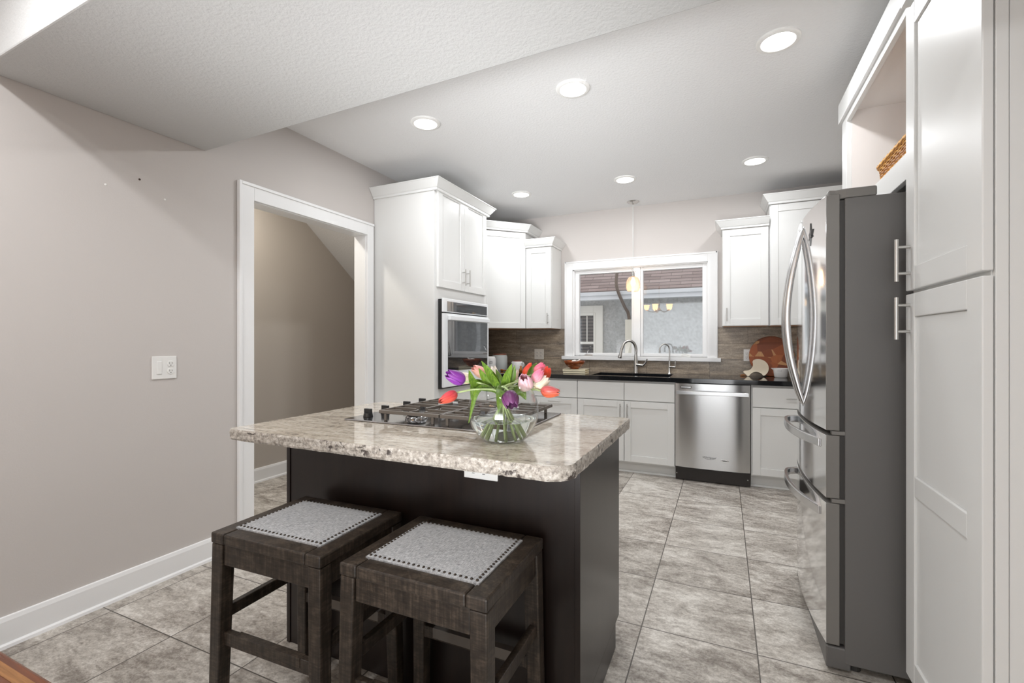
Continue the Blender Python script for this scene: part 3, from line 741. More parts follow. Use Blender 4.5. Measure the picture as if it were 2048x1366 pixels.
solo('garlic_bulb', xf(gb, Matrix.Translation((bxx + .0, by0, bz + .056)) @ Matrix.Rotation(.9, 4, 'Y') @ Matrix.Scale(1.6, 4)), 'garlic', 'white garlic bulb lying in the wooden bowl', 'garlic', smooth=True)
# round cutting board leaning on the tile
R = .188; tilt = math.radians(7)
bd = xf(lathe([(0, -.01), (R - .004, -.01), (R, -.006), (R, .006), (R - .004, .01), (0, .01)], 64), Matrix.Translation((3.068, -.0435, CT + R - .001)) @ Matrix.Rotation(PI / 2 - tilt, 4, 'X'))
solo('cutting_board', bd, 'acacia_wood', 'large round end-grain cutting board leaning on the tile', 'cutting board', smooth='auto')
# small pale board: a disc with two concave bites and a handle
pc = []
cxp, czp, rp = 0, 0, .085
for i in range(0, 33): # right outer arc
    a = math.radians(118) - i / 32 * math.radians(176); pc.append((rp * math.cos(a), rp * math.sin(a)))
for i in range(1, 16): # bite under the board
    a = math.radians(18) + i / 16 * math.radians(150); pc.append((-.018 + .062 * math.cos(a), -.100 + .062 * math.sin(a)))
pc += [(-.090, -.082), (-.104, -.066), (-.128, -.040), (-.118, -.030)]
for i in range(1, 12):
    a = math.radians(-75) + i / 12 * math.radians(105); pc.append((-.108 + .064 * math.cos(a), .034 + .064 * math.sin(a)))
bm = NEW(); fr_ = [bm.verts.new((x, 0, z)) for x, z in pc]; bk = [bm.verts.new((x, .012, z)) for x, z in pc]
bm.faces.new(fr_); bm.faces.new(bk[::-1])
for i in range(len(pc)):
    j = (i + 1) % len(pc); bm.faces.new((fr_[j], fr_[i], bk[i], bk[j]))
bmesh.ops.recalc_face_normals(bm, faces=bm.faces); bmesh.ops.triangulate(bm, faces=[f_ for f_ in bm.faces if len(f_.verts) > 4])
zmin = min(v_.co.z for v_ in bm.verts)
solo('serving_board', xf(bm, Matrix.Translation((2.955, -.155, CT + .0005)) @ Matrix.Rotation(-math.radians(16), 4, 'X') @ Matrix.Translation((0, 0, -zmin))), 'cream_wood', 'small pale scalloped serving board leaning in front of the round board', 'serving board')
mc = empty('measuring_cup', (3.13, -.19, CT)); tag(mc, 'small white ceramic measuring cup beside the round cutting board', 'cup')
obj('cup', lathe([(0, 0), (.044, 0), (.052, .008), (.060, .07), (.063, .082), (.060, .083), (.056, .070), (.048, .012), (0, .010)], 36, (3.13, -.19, CT)), 'white_ceramic', mc, smooth='auto')
obj('spout', hexa(NEW(), [(3.083, -.205, CT + .058), (3.083, -.175, CT + .058), (3.076, -.18, CT + .06), (3.076, -.20, CT + .06)], [(3.078, -.215, CT + .082), (3.078, -.165, CT + .082), (3.052, -.185, CT + .084), (3.052, -.195, CT + .084)]), 'white_ceramic', mc, bevel=.002)
text('1/2 CUP', .011, Matrix.Translation((3.115, -.2515, CT + .062)) @ MY, 'ink', mc, .0004)
solo('herb_sprig', tube(bez([(2.80, -.13, CT + .006), (2.84, -.125, CT + .008), (2.885, -.13, CT + .006)], 12), [.002, .004, .006, .006, .006, .006, .005, .005, .004, .004, .003, .003, .002], 8), 'orange_wood', 'thin amber stick lying on the counter left of the pale board', 'stick', smooth=True)

# ------------------------------------------------------------------ island
IX0, IX1, IY0, IY1 = 1.020, 2.262, -3.655, -3.070
t = empty('kitchen_island', (1.64, -3.36, 0)); tag(t, 'dark espresso wood kitchen island under the granite top', 'island')
obj('cabinet_body', B((IX0 + .012, IX1 - .012, IY0 + .012, IY1 + .02, .10, .873), (IX0 + .03, IX1 - .03, IY0 + .02, IY1 - .06 + .02, .001, .10)), 'espresso', t)
obj('back_panel', B((IX0, IX1 - .0, IY0, IY0 + .012, .001, .873)), 'espresso', t, bevel=.001)
obj('corner_trim', B((IX0 - .004, IX0 + .014, IY0 - .004, IY0 + .012, .001, .873), (IX1 - .014, IX1 + .004, IY0 - .004, IY0 + .012, .001, .873)), 'espresso', t, bevel=.001)
obj('end_panel', B((IX1 - .012, IX1, IY0 + .012, IY1, .10, .873), (IX1 - .012, IX1, IY0 + .012, IY1 - .065, .001, .10)), 'espresso', t, bevel=.001)
obj('end_panel', B((IX0, IX0 + .012, IY0 + .012, IY1, .10, .873), (IX0, IX0 + .012, IY0 + .012, IY1 - .065, .001, .10)), 'espresso', t, bevel=.001)
for i in range(2):
    a = IX0 + .015 + i * .607; M = Matrix.Translation((a + .603, IY1 + .041, .118)) @ Matrix.Rotation(PI, 4, 'Z')
    obj('door', xf(shaker(.60, .745, .02), M), 'espresso', t, bevel=.001)
# granite slab with a chiselled edge
def rounded(x0, x1, y0, y1, rs, step=.009):
    pts = []
    cs = [(x0, y0, 1, 1, PI), (x1, y0, -1, 1, 1.5 * PI), (x1, y1, -1, -1, 0), (x0, y1, 1, -1, .5 * PI)]
    for (cx_, cy_, sx_, sy_, a0), r in zip(cs, rs):
        k = max(4, int(r * PI / 2 / step))
        for i in range(k + 1): a = a0 + i / k * PI / 2; pts.append((cx_ + sx_ * r + r * math.cos(a), cy_ + sy_ * r + r * math.sin(a)))
    out = []
    for i, p in enumerate(pts):
        q_ = pts[(i + 1) % len(pts)]; d = math.dist(p, q_); k = max(1, int(d / step))
        for j in range(k): out.append((p[0] + (q_[0] - p[0]) * j / k, p[1] + (q_[1] - p[1]) * j / k))
    return out
out = rounded(.965, 2.300, -3.882, -3.008, (.03, .075, .03, .03)); n = len(out); bm = NEW(); rings = []
for lev in range(7):
    z = .874 + .040 * lev / 6; ring = []
    for i, (x, y) in enumerate(out):
        p, q_ = out[i - 1], out[(i + 1) % n]; d = Vector((q_[0] - p[0], q_[1] - p[1])).normalized(); nx, ny = d.y, -d.x
        a = noise.noise(Vector((x * 55, y * 55, z * 90))) * .0032 + noise.noise(Vector((x * 18, y * 18, z * 30))) * .0025 - (.003 if lev in (0, 6) else 0)
        if lev == 6: a = min(a, -.002)
        ring.append(bm.verts.new((x + nx * a, y + ny * a, z + (noise.noise(Vector((x * 40, y * 40, 3))) * .0012 if lev == 0 else 0))))
    rings.append(ring)
for a, b in zip(rings, rings[1:]):
    for i in range(n):
        f_ = bm.faces.new((a[i], a[(i + 1) % n], b[(i + 1) % n], b[i])); f_.material_index = 1
bm.faces.new(rings[-1]); bm.faces.new(rings[0][::-1])
tag(obj('island_countertop', bm, ['granite_top', 'granite_edge'], origin=(1.63, -3.44, .874)), 'beige speckled granite slab with a chiselled edge on the island', 'countertop')
io = empty('island_outlet', (1.927, IY0, .81)); tag(io, 'white outlet plate under the island overhang above the right stool', 'outlet')
obj('plate', B((1.863, 1.989, IY0 - .007, IY0 - .0005, .783, .868)), 'white_plastic', io, bevel=.002)
duplex(io, '-Y', IY0 - .0065, 1.923, .808, horiz=True)

# ------------------------------------------------------------------ cooktop
ZT = .9145
ck = empty('gas_cooktop', (1.61, -3.30, ZT)); tag(ck, 'stainless gas cooktop with black cast iron grates set in the granite island', 'cooktop')
KX0, KX1, KY0, KY1 = 1.225, 2.000, -3.555, -3.040
obj('cooktop_pan', B((KX0, KX1, KY0, KY1, ZT, ZT + .006), ), 'cooktop_steel', ck, bevel=.003)
for i, y in enumerate((-3.475, -3.365, -3.21, -3.085)):
    kb = NEW(); lathe([(0, 0), (.021, 0), (.019, .008), (.017, .016), (0, .017)], 24, (1.283, y, ZT + .0062), kb); box(kb, 1.283 - .018, 1.283 + .018, y - .006, y + .006, ZT + .018, ZT + .040)
    obj('knob', kb, 'black_plastic', ck, bevel=.0015)
for x, y, r in ((1.50, -3.43, .035), (1.50, -3.17, .045), (1.84, -3.43, .045), (1.84, -3.17, .035)):
    b_ = obj('burner', lathe([(0, 0), (r + .012, 0), (r + .010, .008), (r, .016), (0, .016)], 28, (x, y, ZT + .0062)), 'cooktop_steel', ck, smooth='auto')
    obj('burner_cap', lathe([(0, .016), (r + .004, .016), (r + .004, .021), (r, .025), (0, .026)], 28, (x, y, ZT + .0062)), 'black_plastic', b_, smooth='auto')
GZ = ZT + .034; gb_ = .0075
for gx0, gx1 in ((1.385, 1.672), (1.678, 1.968)):
    g = NEW(); gy0, gy1 = -3.520, -3.075
    def bar(x0, x1, y0, y1, h=.014): box(g, min(x0, x1), max(x0, x1), min(y0, y1), max(y0, y1), GZ, GZ + h)
    for y in (gy0, gy1): bar(gx0, gx1, y - .008, y + .008, .013)
    for x in (gx0, gx1): bar(x - .004 if x == gx1 else x, x if x == gx1 else x + .008, gy0, gy1)
    mid = (gx0 + gx1) / 2; bar(gx0, gx1, -3.305, -3.291)
    for yy in (-3.43, -3.17):
        for dx in (-1, 1): bar(mid + dx * .028, gx1 if dx > 0 else gx0, yy - .005, yy + .005)
        for dy in (-1, 1): bar(mid - .005, mid + .005, yy + dy * .028, (gy1 if yy > -3.3 else -3.3) if dy > 0 else (gy0 if yy < -3.3 else -3.3))
        for off_ in (-.062, .062): bar(gx0, mid - .055, yy + off_ - .004, yy + off_ + .004); bar(mid + .055, gx1, yy + off_ - .004, yy + off_ + .004)
    for x in (gx0 + .03, gx1 - .03):
        for y in (gy0, gy1): box(g, x - .006, x + .006, y - .005, y + .005, ZT + .0062, GZ + .002)
    obj('grate', g, 'cast_iron', ck, bevel=.0025)

# ------------------------------------------------------------------ vase of tulips
VX, VY, VZ = 1.996, -3.632, .9145
vr, zc = .117, .097
def sph(r, z0, z1, n=22, cz=zc):
    a0 = math.asin(max(-1, min(1, (z0 - cz) / r))); a1 = math.asin(max(-1, min(1, (z1 - cz) / r)))
    return [(r * math.cos(a0 + (a1 - a0) * i / n), cz + r * math.sin(a0 + (a1 - a0) * i / n)) for i in range(n + 1)]
outer = sph(vr, 0.0, .186); inner = sph(vr - .0028, .006, .186)
vz = empty('glass_vase', (VX, VY, VZ)); tag(vz, 'round clear glass fishbowl vase of water holding the tulips', 'vase')
obj('glass_bowl', lathe([(0, 0)] + outer + inner[::-1] + [(0, .006)], 56, (VX, VY, VZ)), 'vase_glass', vz, smooth=True)
obj('water', lathe([(0, .0062)] + sph(vr - .0033, .0064, .070) + [(0, .070)], 56, (VX, VY, VZ)), 'water', vz, smooth='auto')
NECK = Vector((VX - .003, VY + .0, VZ + .165))


def tulip_head(L, R, opn=.45):
    bm = NEW()
    for k in range(6):
        inn = k % 2; a0 = k * PI / 3; nv_, nu = 9, 6; grid = []
        for i in range(nv_ + 1):
            v_ = i / nv_
            r = R * (math.sqrt(max(0, 1 - (1 - v_ / .42) ** 2)) if v_ < .42 else 1 - (1 - opn) * ((v_ - .42) / .58) ** 1.7) * (.90 if inn else 1)
            wv = .82 * (.62 + .8 * v_ if v_ < .475 else max(.05, (1 - ((v_ - .475) / .525) ** 2.4)) ** .42)
            row_ = []
            for j in range(nu + 1):
                u_ = -1 + 2 * j / nu; ang = a0 + u_ * wv
                rr = max(.0012, r) * (1 + .06 * (1 - u_ * u_) * (1 if not inn else .5) - .05 * abs(u_) * v_)
                row_.append(bm.verts.new((rr * math.cos(ang), rr * math.sin(ang), L * (v_ * (1 - .06 * u_ * u_ * v_)) + random.uniform(-.0006, .0006))))
            grid.append(row_)
        for i in range(nv_):
            for j in range(nu): bm.faces.new((grid[i][j], grid[i][j + 1], grid[i + 1][j + 1], grid[i + 1][j]))
    return bm


def leaf_mesh(p0, p1, p2, wmax):
    pts = bez([p0, p1, p2], 16); bm = NEW(); rows = []
    n_ = len(pts) - 1; view = Vector((.42, -.9, .15)).normalized()
    for i, p in enumerate(pts):
        t_ = i / n_; tg = (pts[min(i + 1, n_)] - pts[max(i - 1, 0)]).normalized()
        side = tg.cross(view); side = side.normalized() if side.length > .01 else Vector((1, 0, 0)); nn = side.cross(tg)
        wd_ = wmax * (.55 + .45 * min(1, t_ / .4)) * (1 - max(0, (t_ - .4) / .6) ** 1.8) + .0006
        rows.append([bm.verts.new(p + side * wd_ * u_ + nn * (-.35 * wd_ * (1 - u_ * u_))) for u_ in (-1, -.5, 0, .5, 1)])
    for a, b in zip(rows, rows[1:]):
        for j in range(4): bm.faces.new((a[j], a[j + 1], b[j + 1], b[j]))
    return bm


def solid(o, th):
    m_ = o.modifiers.new('solid', 'SOLIDIFY'); m_.thickness = th; m_.offset = 0
    s2 = o.modifiers.new('sub', 'SUBSURF'); s2.levels = 1; s2.render_levels = 1


TUL = [  # material, label, base, tip, radius, openness, stem foot angle, leaves
 ('petal_purple', 'bright purple tulip leaning out at the upper left', [1.899, -3.716, 1.111], [1.861, -3.766, 1.14], .0225, .62, 20, [([1.983, -3.623, 1.068], [1.968, -3.657, 1.122], [1.947, -3.694, 1.177], .012)]),
 ('petal_cream', 'cream tulip half hidden behind the purple one', [1.87, -3.619, 1.107], [1.835, -3.657, 1.123], .019, .5, 300, [([1.974, -3.627, 1.068], [1.944, -3.657, 1.113], [1.929, -3.68, 1.153], .010)]),
 ('petal_red', 'pinkish red tulip drooping low over the cooktop at the left', [1.891, -3.753, 1.077], [1.868, -3.818, 1.055], .0175, .4, 75, [([1.98, -3.624, 1.07], [1.942, -3.702, 1.087], [1.939, -3.764, .985], .0075)]),
 ('petal_peach', 'small peach pink tulip in front of the oven window', [1.886, -3.546, 1.117], [1.852, -3.584, 1.148], .020, .55, 330, [([1.965, -3.631, 1.078], [1.926, -3.698, 1.102], [1.93, -3.746, 1.15], .011)]),
 ('petal_white', 'white tulip standing upright at the back beside the canisters', [1.903, -3.516, 1.092], [1.895, -3.52, 1.151], .022, .6, 240, [([1.986, -3.621, 1.068], [1.976, -3.653, 1.105], [1.977, -3.681, 1.140], .010)]),
 ('petal_white', 'pale tulip behind the tall leaf right of centre', [1.958, -3.513, 1.093], [1.985, -3.501, 1.142], .021, .5, 200, [([1.992, -3.619, 1.068], [2.009, -3.638, 1.113], [2.037, -3.653, 1.169], .012)]),
 ('petal_scarlet', 'scarlet tulip with a green streak behind the pink ones', [2.013, -3.488, 1.106], [2.035, -3.467, 1.159], .023, .6, 170, [([2.03, -3.51, 1.105], [2.045, -3.50, 1.14], [2.062, -3.495, 1.166], .009)]),
 ('petal_scarlet', 'scarlet tulip farthest back at the right of the pink ones', [2.073, -3.472, 1.107], [2.088, -3.454, 1.149], .021, .55, 150, [([1.995, -3.617, 1.068], [2.018, -3.612, 1.118], [2.029, -3.613, 1.162], .010)]),
 ('petal_pink', 'hot pink tulip at the top of the right cluster', [2.068, -3.529, 1.128], [2.091, -3.508, 1.164], .017, .5, 130, []),
 ('petal_rose', 'rose pink tulip between the hot pink and lavender ones', [2.076, -3.569, 1.106], [2.097, -3.538, 1.143], .018, .5, 110, [([1.984, -3.622, 1.068], [1.973, -3.611, 1.11], [1.954, -3.603, 1.146], .009)]),
 ('petal_lavender', 'pale lavender pink tulip facing front in the right cluster', [2.062, -3.592, 1.081], [2.072, -3.640, 1.128], .025, .5, 60, [([2.001, -3.614, 1.068], [2.039, -3.592, 1.091], [2.046, -3.583, 1.111], .010)]),
 ('petal_cream', 'cream tulip under the pink ones above the orange red one', [2.072, -3.549, 1.078], [2.108, -3.511, 1.114], .023, .5, 90, []),
 ('petal_orange', 'orange red tulip pointing right, rightmost in the vase', [2.099, -3.559, 1.075], [2.165, -3.551, 1.071], .0205, .4, 40, [([1.995, -3.617, 1.075], [2.051, -3.619, 1.077], [2.078, -3.634, 1.051], .012)]),
 ('petal_dark_purple', 'dark purple tulip hanging in front of the glass', [2.047, -3.700, 1.083], [2.072, -3.728, 1.040], .027, .62, 350, [([1.998, -3.628, 1.085], [2.018, -3.690, 1.083], [2.028, -3.735, 1.020], .015), ([1.98, -3.624, 1.07], [1.919, -3.679, 1.105], [1.916, -3.708, 1.051], .009)]),
]
for mt, lab, b0, b1, R_, op, fa, lvs in TUL:
    b0 = Vector(b0); b1 = Vector(b1); ax = (b1 - b0); L_ = max(ax.length, R_ * 2.0); ax.normalize()
    b0 = b0 - ax * (L_ - (b1 - Vector(b0)).length) * .5
    fa_ = math.radians(fa); foot = Vector((VX + .064 * math.cos(fa_), VY + .064 * math.sin(fa_), VZ + .018))
    nk = NECK + Vector((-.018 * math.cos(fa_), -.018 * math.sin(fa_), random.uniform(-.012, .006)))
    hd = (Vector((b0.x, b0.y, 0)) - Vector((nk.x, nk.y, 0)))
    rt = empty('tulip', foot); tag(rt, lab, 'tulip', 'tulips in the glass vase')
    path = bez([foot, foot.lerp(nk, .55), nk, nk.lerp(b0, .55) + Vector((0, 0, .010)), b0 - ax * .004, b0 + ax * .002], 30)
    obj('stem', tube(path, .0031, 8), 'stem_green', rt, smooth=True)
    M = Matrix.Translation(b0) @ Vector((0, 0, 1)).rotation_difference(ax).to_matrix().to_4x4() @ Matrix.Rotation(random.uniform(0, 1), 4, 'Z')
    fo = obj('flower', xf(tulip_head(L_, R_, op), M), mt, rt, smooth=True); solid(fo, .0009)
    for a, b, c_, w_ in lvs:
        lo = obj('leaf', leaf_mesh(a, b, c_, w_ * 1.25), 'leaf_green', rt, smooth=True); solid(lo, .0008)

# ------------------------------------------------------------------ stools
def stool(name, label, x, y, rz):
    W, Dp, H = .452, .376, .640
    t = empty(name, (0, 0, 0)); tag(t, label, 'stool')
    hx, hy = W / 2, Dp / 2; rail = .058; th = .034
    obj('seat_frame', B((-hx, -hx + rail, -hy, hy, H - th, H), (hx - rail, hx, -hy, hy, H - th, H), (-hx + rail + .001, hx - rail - .001, -hy, -hy + rail, H - th, H), (-hx + rail + .001, hx - rail - .001, hy - rail, hy, H - th, H), (-hx + rail, hx - rail, -hy + rail, hy - rail, H - th, H - .006)), 'dark_wood', t, bevel=.005)
    ap = .066
    obj('apron', B((-hx + .05, hx - .05, -hy + .008, -hy + .028, H - th - ap, H - th), (-hx + .05, hx - .05, hy - .028, hy - .008, H - th - ap, H - th), (-hx + .008, -hx + .028, -hy + .05, hy - .05, H - th - ap, H - th), (hx - .028, hx - .008, -hy + .05, hy - .05, H - th - ap, H - th)), 'dark_wood', t, bevel=.003)
    cx_, cy_ = hx - .048, hy - .050
    bm = NEW(); nx_, ny_ = 16, 12; g_ = []
    for i in range(nx_ + 1):
        r_ = []
        for j in range(ny_ + 1):
            u_ = -1 + 2 * i / nx_; v_ = -1 + 2 * j / ny_
            r_.append(bm.verts.new((u_ * cx_, v_ * cy_, H + .004 + .009 * (1 - u_ ** 6) * (1 - v_ ** 6))))
        g_.append(r_)
    for i in range(nx_):
        for j in range(ny_): bm.faces.new((g_[i][j], g_[i + 1][j], g_[i + 1][j + 1], g_[i][j + 1]))
    e = bmesh.ops.extrude_face_region(bm, geom=bm.faces[:])
    for v_ in [q_ for q_ in e['geom'] if isinstance(q_, bmesh.types.BMVert)]: v_.co.z = H - .004
    bmesh.ops.recalc_face_normals(bm, faces=bm.faces)
    cu = obj('cushion', bm, 'grey_linen', t, smooth='auto')
    nails = []
    ex, ey = cx_ - .010, cy_ - .010
    for s_ in (-1, 1):
        for i in range(22): nails.append((-ex + 2 * ex * i / 21, s_ * ey))
        for i in range(1, 17): nails.append((s_ * ex, -ey + 2 * ey * i / 17))
    first = None
    for a, b in nails:
        if first is None:
            first = obj('nailhead', lathe([(.0042, 0), (.0036, .0018), (.0018, .0030), (0, .0033)], 10, (0, 0, 0)), 'dark_nail', cu, smooth=True); q_ = first
        else:
            q_ = first.copy(); COL.objects.link(q_); q_.parent = cu
        q_.location = (a, b, H + .0062)
    lw = .047
    for sx_ in (-1, 1):
        for sy_ in (-1, 1):
            sp_ = .012
            tx, ty = sx_ * (hx - lw / 2 - .002), sy_ * (hy - lw / 2 - .002); bx_, by_ = tx + sx_ * sp_, ty + sy_ * sp_
            q2 = lambda cx__, cy__, z, k: [(cx__ - k, cy__ - k, z), (cx__ + k, cy__ - k, z), (cx__ + k, cy__ + k, z), (cx__ - k, cy__ + k, z)]
            obj('leg', hexa(NEW(), q2(bx_, by_, .001, lw / 2 * .86), q2(tx, ty, H - th - .0005, lw / 2)), 'dark_wood', t, bevel=.004)
    fy = hy - .02
    sf = obj('footrest', B((-hx + .03, hx - .03, -fy - .006, -fy + .016, .285, .325)), 'dark_wood', t, bevel=.003)
    bk_ = obj('stretcher', B((-hx + .03, hx - .03, fy - .016, fy + .006, .250, .288)), 'dark_wood', t, bevel=.003)
    obj('metal_strip', B((-hx + .09, hx - .09, -fy - .0075, -fy + .0175, .300, .3262)), 'dark_wood', sf, bevel=.001)
    obj('metal_strip', B((-hx + .075, hx - .075, fy - .0175, fy + .0075, .256, .2895)), 'strip_metal', bk_, bevel=.001)
    for s_ in (-1, 1): obj('stretcher', B((s_ * (hx - .018) - .011, s_ * (hx - .018) + .011, -hy + .03, hy - .03, .355, .392)), 'dark_wood', t, bevel=.003)
    t.location = (x, y, 0); t.rotation_euler = (0, 0, rz)
    return t


stool('counter_stool', 'dark wood stool with grey nailhead seat, nearer the left wall', 1.408, -3.886, math.radians(1.8))
stool('counter_stool', 'dark wood stool with grey nailhead seat below the island outlet', 1.933, -3.876, math.radians(.3))

# ------------------------------------------------------------------ refrigerator
FY0, FY1 = -2.930, -2.170
fr = empty('refrigerator', (3.4, -2.55, 0)); tag(fr, 'stainless french door refrigerator with dark grey sides', 'refrigerator')
obj('cabinet_shell', B((3.071, 3.84, FY0, FY1, .035, 1.775)), 'fridge_grey', fr, bevel=.004)
obj('base_grille', B((3.012, 3.09, FY0 + .002, FY1 - .002, .010, .092)), 'fridge_grey', fr, bevel=.006)
obj('door_gasket', B((3.056, 3.0715, FY0 + .010, FY1 - .010, .105, 1.77)), 'rubber', fr)
DX = lambda y: 2.984 + .028 * ((y + 2.55) / .38) ** 2


def fdoor(name, y0, y1, z0, z1):
    n_ = 20; pts_ = [(DX(y0 + (y1 - y0) * i / n_), y0 + (y1 - y0) * i / n_) for i in range(n_ + 1)]
    bm = prism([(3.055, y1), (3.055, y0)][::-1] + pts_[::-1], z0, z1)
    bmesh.ops.recalc_face_normals(bm, faces=bm.faces)
    for f_ in bm.faces:
        c_ = f_.calc_center_median()
        f_.material_index = 0 if f_.normal.x < -.5 else 1
    return obj(name, bm, ['fridge_steel', 'fridge_trim'], fr, smooth='auto', bevel=.002)


da = fdoor('french_door', FY0, -2.553, .905, 1.792); db = fdoor('french_door', -2.547, FY1, .905, 1.792)
dm = fdoor('middle_drawer', FY0, FY1, .650, .886); dl = fdoor('freezer_drawer', FY0, FY1, .100, .630)
for d, y in ((da, -2.590), (db, -2.510)):
    x = DX(y); hp = bez([(x + .004, y, 1.752), (x - .022, y, 1.655), (x - .052, y, 1.50), (x - .064, y, 1.345), (x - .052, y, 1.19), (x - .022, y, 1.045), (x + .004, y, .955)], 42)
    obj('handle', tube(hp, [.0075 + .007 * math.sin(PI * i / (len(hp) - 1)) ** .6 for i in range(len(hp))], 14, up=(0, 1, 0)), 'handle_steel', d, smooth=True)
for d, z in ((dm, .845), (dl, .580)):
    hp = bez([(DX(-2.86) + .002, -2.860, z), (2.962, -2.72, z), (2.938, -2.55, z), (2.938, -2.40, z), (2.955, -2.29, z), (DX(-2.25) + .004, -2.245, z)], 40)
    obj('handle', tube(hp, 1, sect=[(-.017, -.008), (.017, -.008), (.017, .008), (-.017, .008)], up=(0, 0, 1)), 'handle_steel', d, bevel=.003)
# leaping double star emblem on the near door
em = NEW(); ez, ey = 1.685, -2.735
for seg in (((-.030, .006), (-.006, .012), (.004, .048), (.010, .012), (.034, .018), (.022, -.004), (.030, -.012), (.008, -.014), (-.002, -.046), (-.012, -.014), (-.034, -.018), (-.022, -.002)),):
    f0 = [em.verts.new((DX(ey) - .003, ey - a, ez + b)) for a, b in seg]; f1 = [em.verts.new((DX(ey) + .002, ey - a, ez + b)) for a, b in seg]
    em.faces.new(f0); em.faces.new(f1[::-1])
    for i in range(len(seg)): j = (i + 1) % len(seg); em.faces.new((f0[j], f0[i], f1[i], f1[j]))
bmesh.ops.recalc_face_normals(em, faces=em.faces); bmesh.ops.triangulate(em, faces=[f_ for f_ in em.faces if len(f_.verts) > 4])
obj('emblem', em, 'logo_grey', da)
for y in (FY0 + .035, FY1 - .035):
    hb = prism([(3.020, y - .030), (3.045, y - .022), (3.075, y - .032), (3.17, y - .032), (3.17, y + .03), (3.075, y + .03), (3.045, y + .02), (3.020, y + .02)], 1.776, 1.812)
    obj('hinge_cover', hb, 'fridge_trim', fr, bevel=.006)
for a, b in ((.888, .903), (.632, .648)): obj('hinge', B((3.03, 3.085, FY0 + .002, FY0 + .03, a, b)), 'fridge_trim', fr, bevel=.002)
for x in (3.11, 3.78):
    for y in (FY0 + .05, FY1 - .05): obj('foot', lathe([(0, 0), (.02, 0), (.02, .034), (0, .034)], 14, (x, y, .001)), 'rubber', fr)

# ------------------------------------------------------------------ refrigerator surround with open shelf
SXF = 3.245
t = empty('refrigerator_surround', (3.55, -2.5, 0)); tag(t, 'white cabinet surround with an open shelf over the refrigerator', 'cabinet')
obj('side_panel', B((SXF, SXF + .02, -2.085, -1.985, .001, 2.455), (SXF + .02, 3.857, -2.085, -2.065, .001, 2.455)), 'cabinet_paint', t, bevel=.0015)
obj('top_rail', B((SXF, SXF + .02, -2.998, -2.085, 2.392, 2.455)), 'cabinet_paint', t, bevel=.0015)
obj('shelf', B((SXF, SXF + .02, -2.998, -2.086, 1.812, 1.905), (SXF + .02, 3.857, -2.998, -2.086, 1.885, 1.905)), 'cabinet_paint', t, bevel=.0015)
obj('niche_lining', B((SXF + .021, 3.84, -2.998, -2.086, 2.440, 2.455), (3.840, 3.857, -2.998, -2.086, 1.906, 2.455), (SXF + .021, 3.84, -2.0895, -2.0855, 1.906, 2.44)), 'niche_paint', t)
prof = [(-.015, 2.425), (.010, 2.425), (.010, 2.443), (.018, 2.447), (.086, 2.512), (.090, 2.514), (.090, 2.528), (-.015, 2.528)]
obj('crown_molding', sweep([(3.857, -1.983), (SXF, -1.983), (SXF, -2.998)], [(-a, b) for a, b in prof]), 'cabinet_paint', t, bevel=.0015)

# wicker basket on the shelf
bk = empty('wicker_basket', (3.50, -2.62, 1.9055)); tag(bk, 'golden woven wicker basket on the shelf above the refrigerator', 'basket')
bx0, bx1, by0_, by1_ = 3.30, 3.62, -2.90, -2.44
wb = NEW()
def ring(z, off_=0.0):
    pts_ = rounded(bx0 - off_, bx1 + off_, by0_ - off_, by1_ + off_, (.05,) * 4, .012); return pts_
for lev in range(9):
    z = 1.9135 + lev * .0105; off_ = lev * .0012; pts_ = ring(z, off_); m_ = len(pts_)
    tube([(p[0], p[1], z + .0022 * (1 if (i // 2 + lev) % 2 else -1)) for i, p in enumerate(pts_ + [pts_[0]])], .0062, 6, wb)
obj('weave', wb, 'wicker', bk, smooth=True)
pts_ = ring(0, .014); obj('rim', tube([(p[0], p[1], 2.012 + .003 * math.sin(i * 1.6)) for i, p in enumerate(pts_ + [pts_[0]])], .0095, 8), 'wicker', bk, smooth=True)
obj('bottom', prism([(a, b) for a, b in ring(0, -.004)], 1.906, 1.912), 'wicker', bk)

# ------------------------------------------------------------------ pantry
PF = 3.230; PY0, PY1 = -3.520, -3.002
t = empty('pantry_cabinet', (3.55, -3.26, 0)); tag(t, 'tall white pantry cabinet with bar handles at the right edge', 'cabinet')
obj('cabinet_body', B((PF + .021, 3.857, PY0 + .012, PY1, .10, 2.43), (PF + .09, 3.857, PY0 + .012, PY1, .001, .10)), 'cabinet_paint', t, bevel=.0015)
obj('side_panel', B((PF + .024, PF + .048, PY0 - .002, PY0 + .012, .001, 2.43), (PF + .050, 3.857, PY0 + .001, PY0 + .012, .001, 2.43)), 'cabinet_paint', t, bevel=.0015)
W_ = PY1 - PY0
# doors face -X: local x runs from the far edge toward the camera
door(t, shaker(W_, 1.298, .022, .078, .007, rails=((.627, .694),)), '-X', (PF, PY1, .102), (.040, 1.298 - .082), hl=.143, bevel=.003, r=.0065, stand=.037)
door(t, shaker(W_, .953, .022, .078, .007), '-X', (PF, PY1, 1.412), (.042, .102), hl=.143, bevel=.003, r=.0065, stand=.037)
prof2 = [(a + .004 if a > 0 else a, b - .04) for a, b in prof]
obj('crown_molding', sweep([(PF, PY1 - .004), (PF, PY0), (3.857, PY0)], [(-a, b) for a, b in prof2]), 'cabinet_paint', t, bevel=.0015)

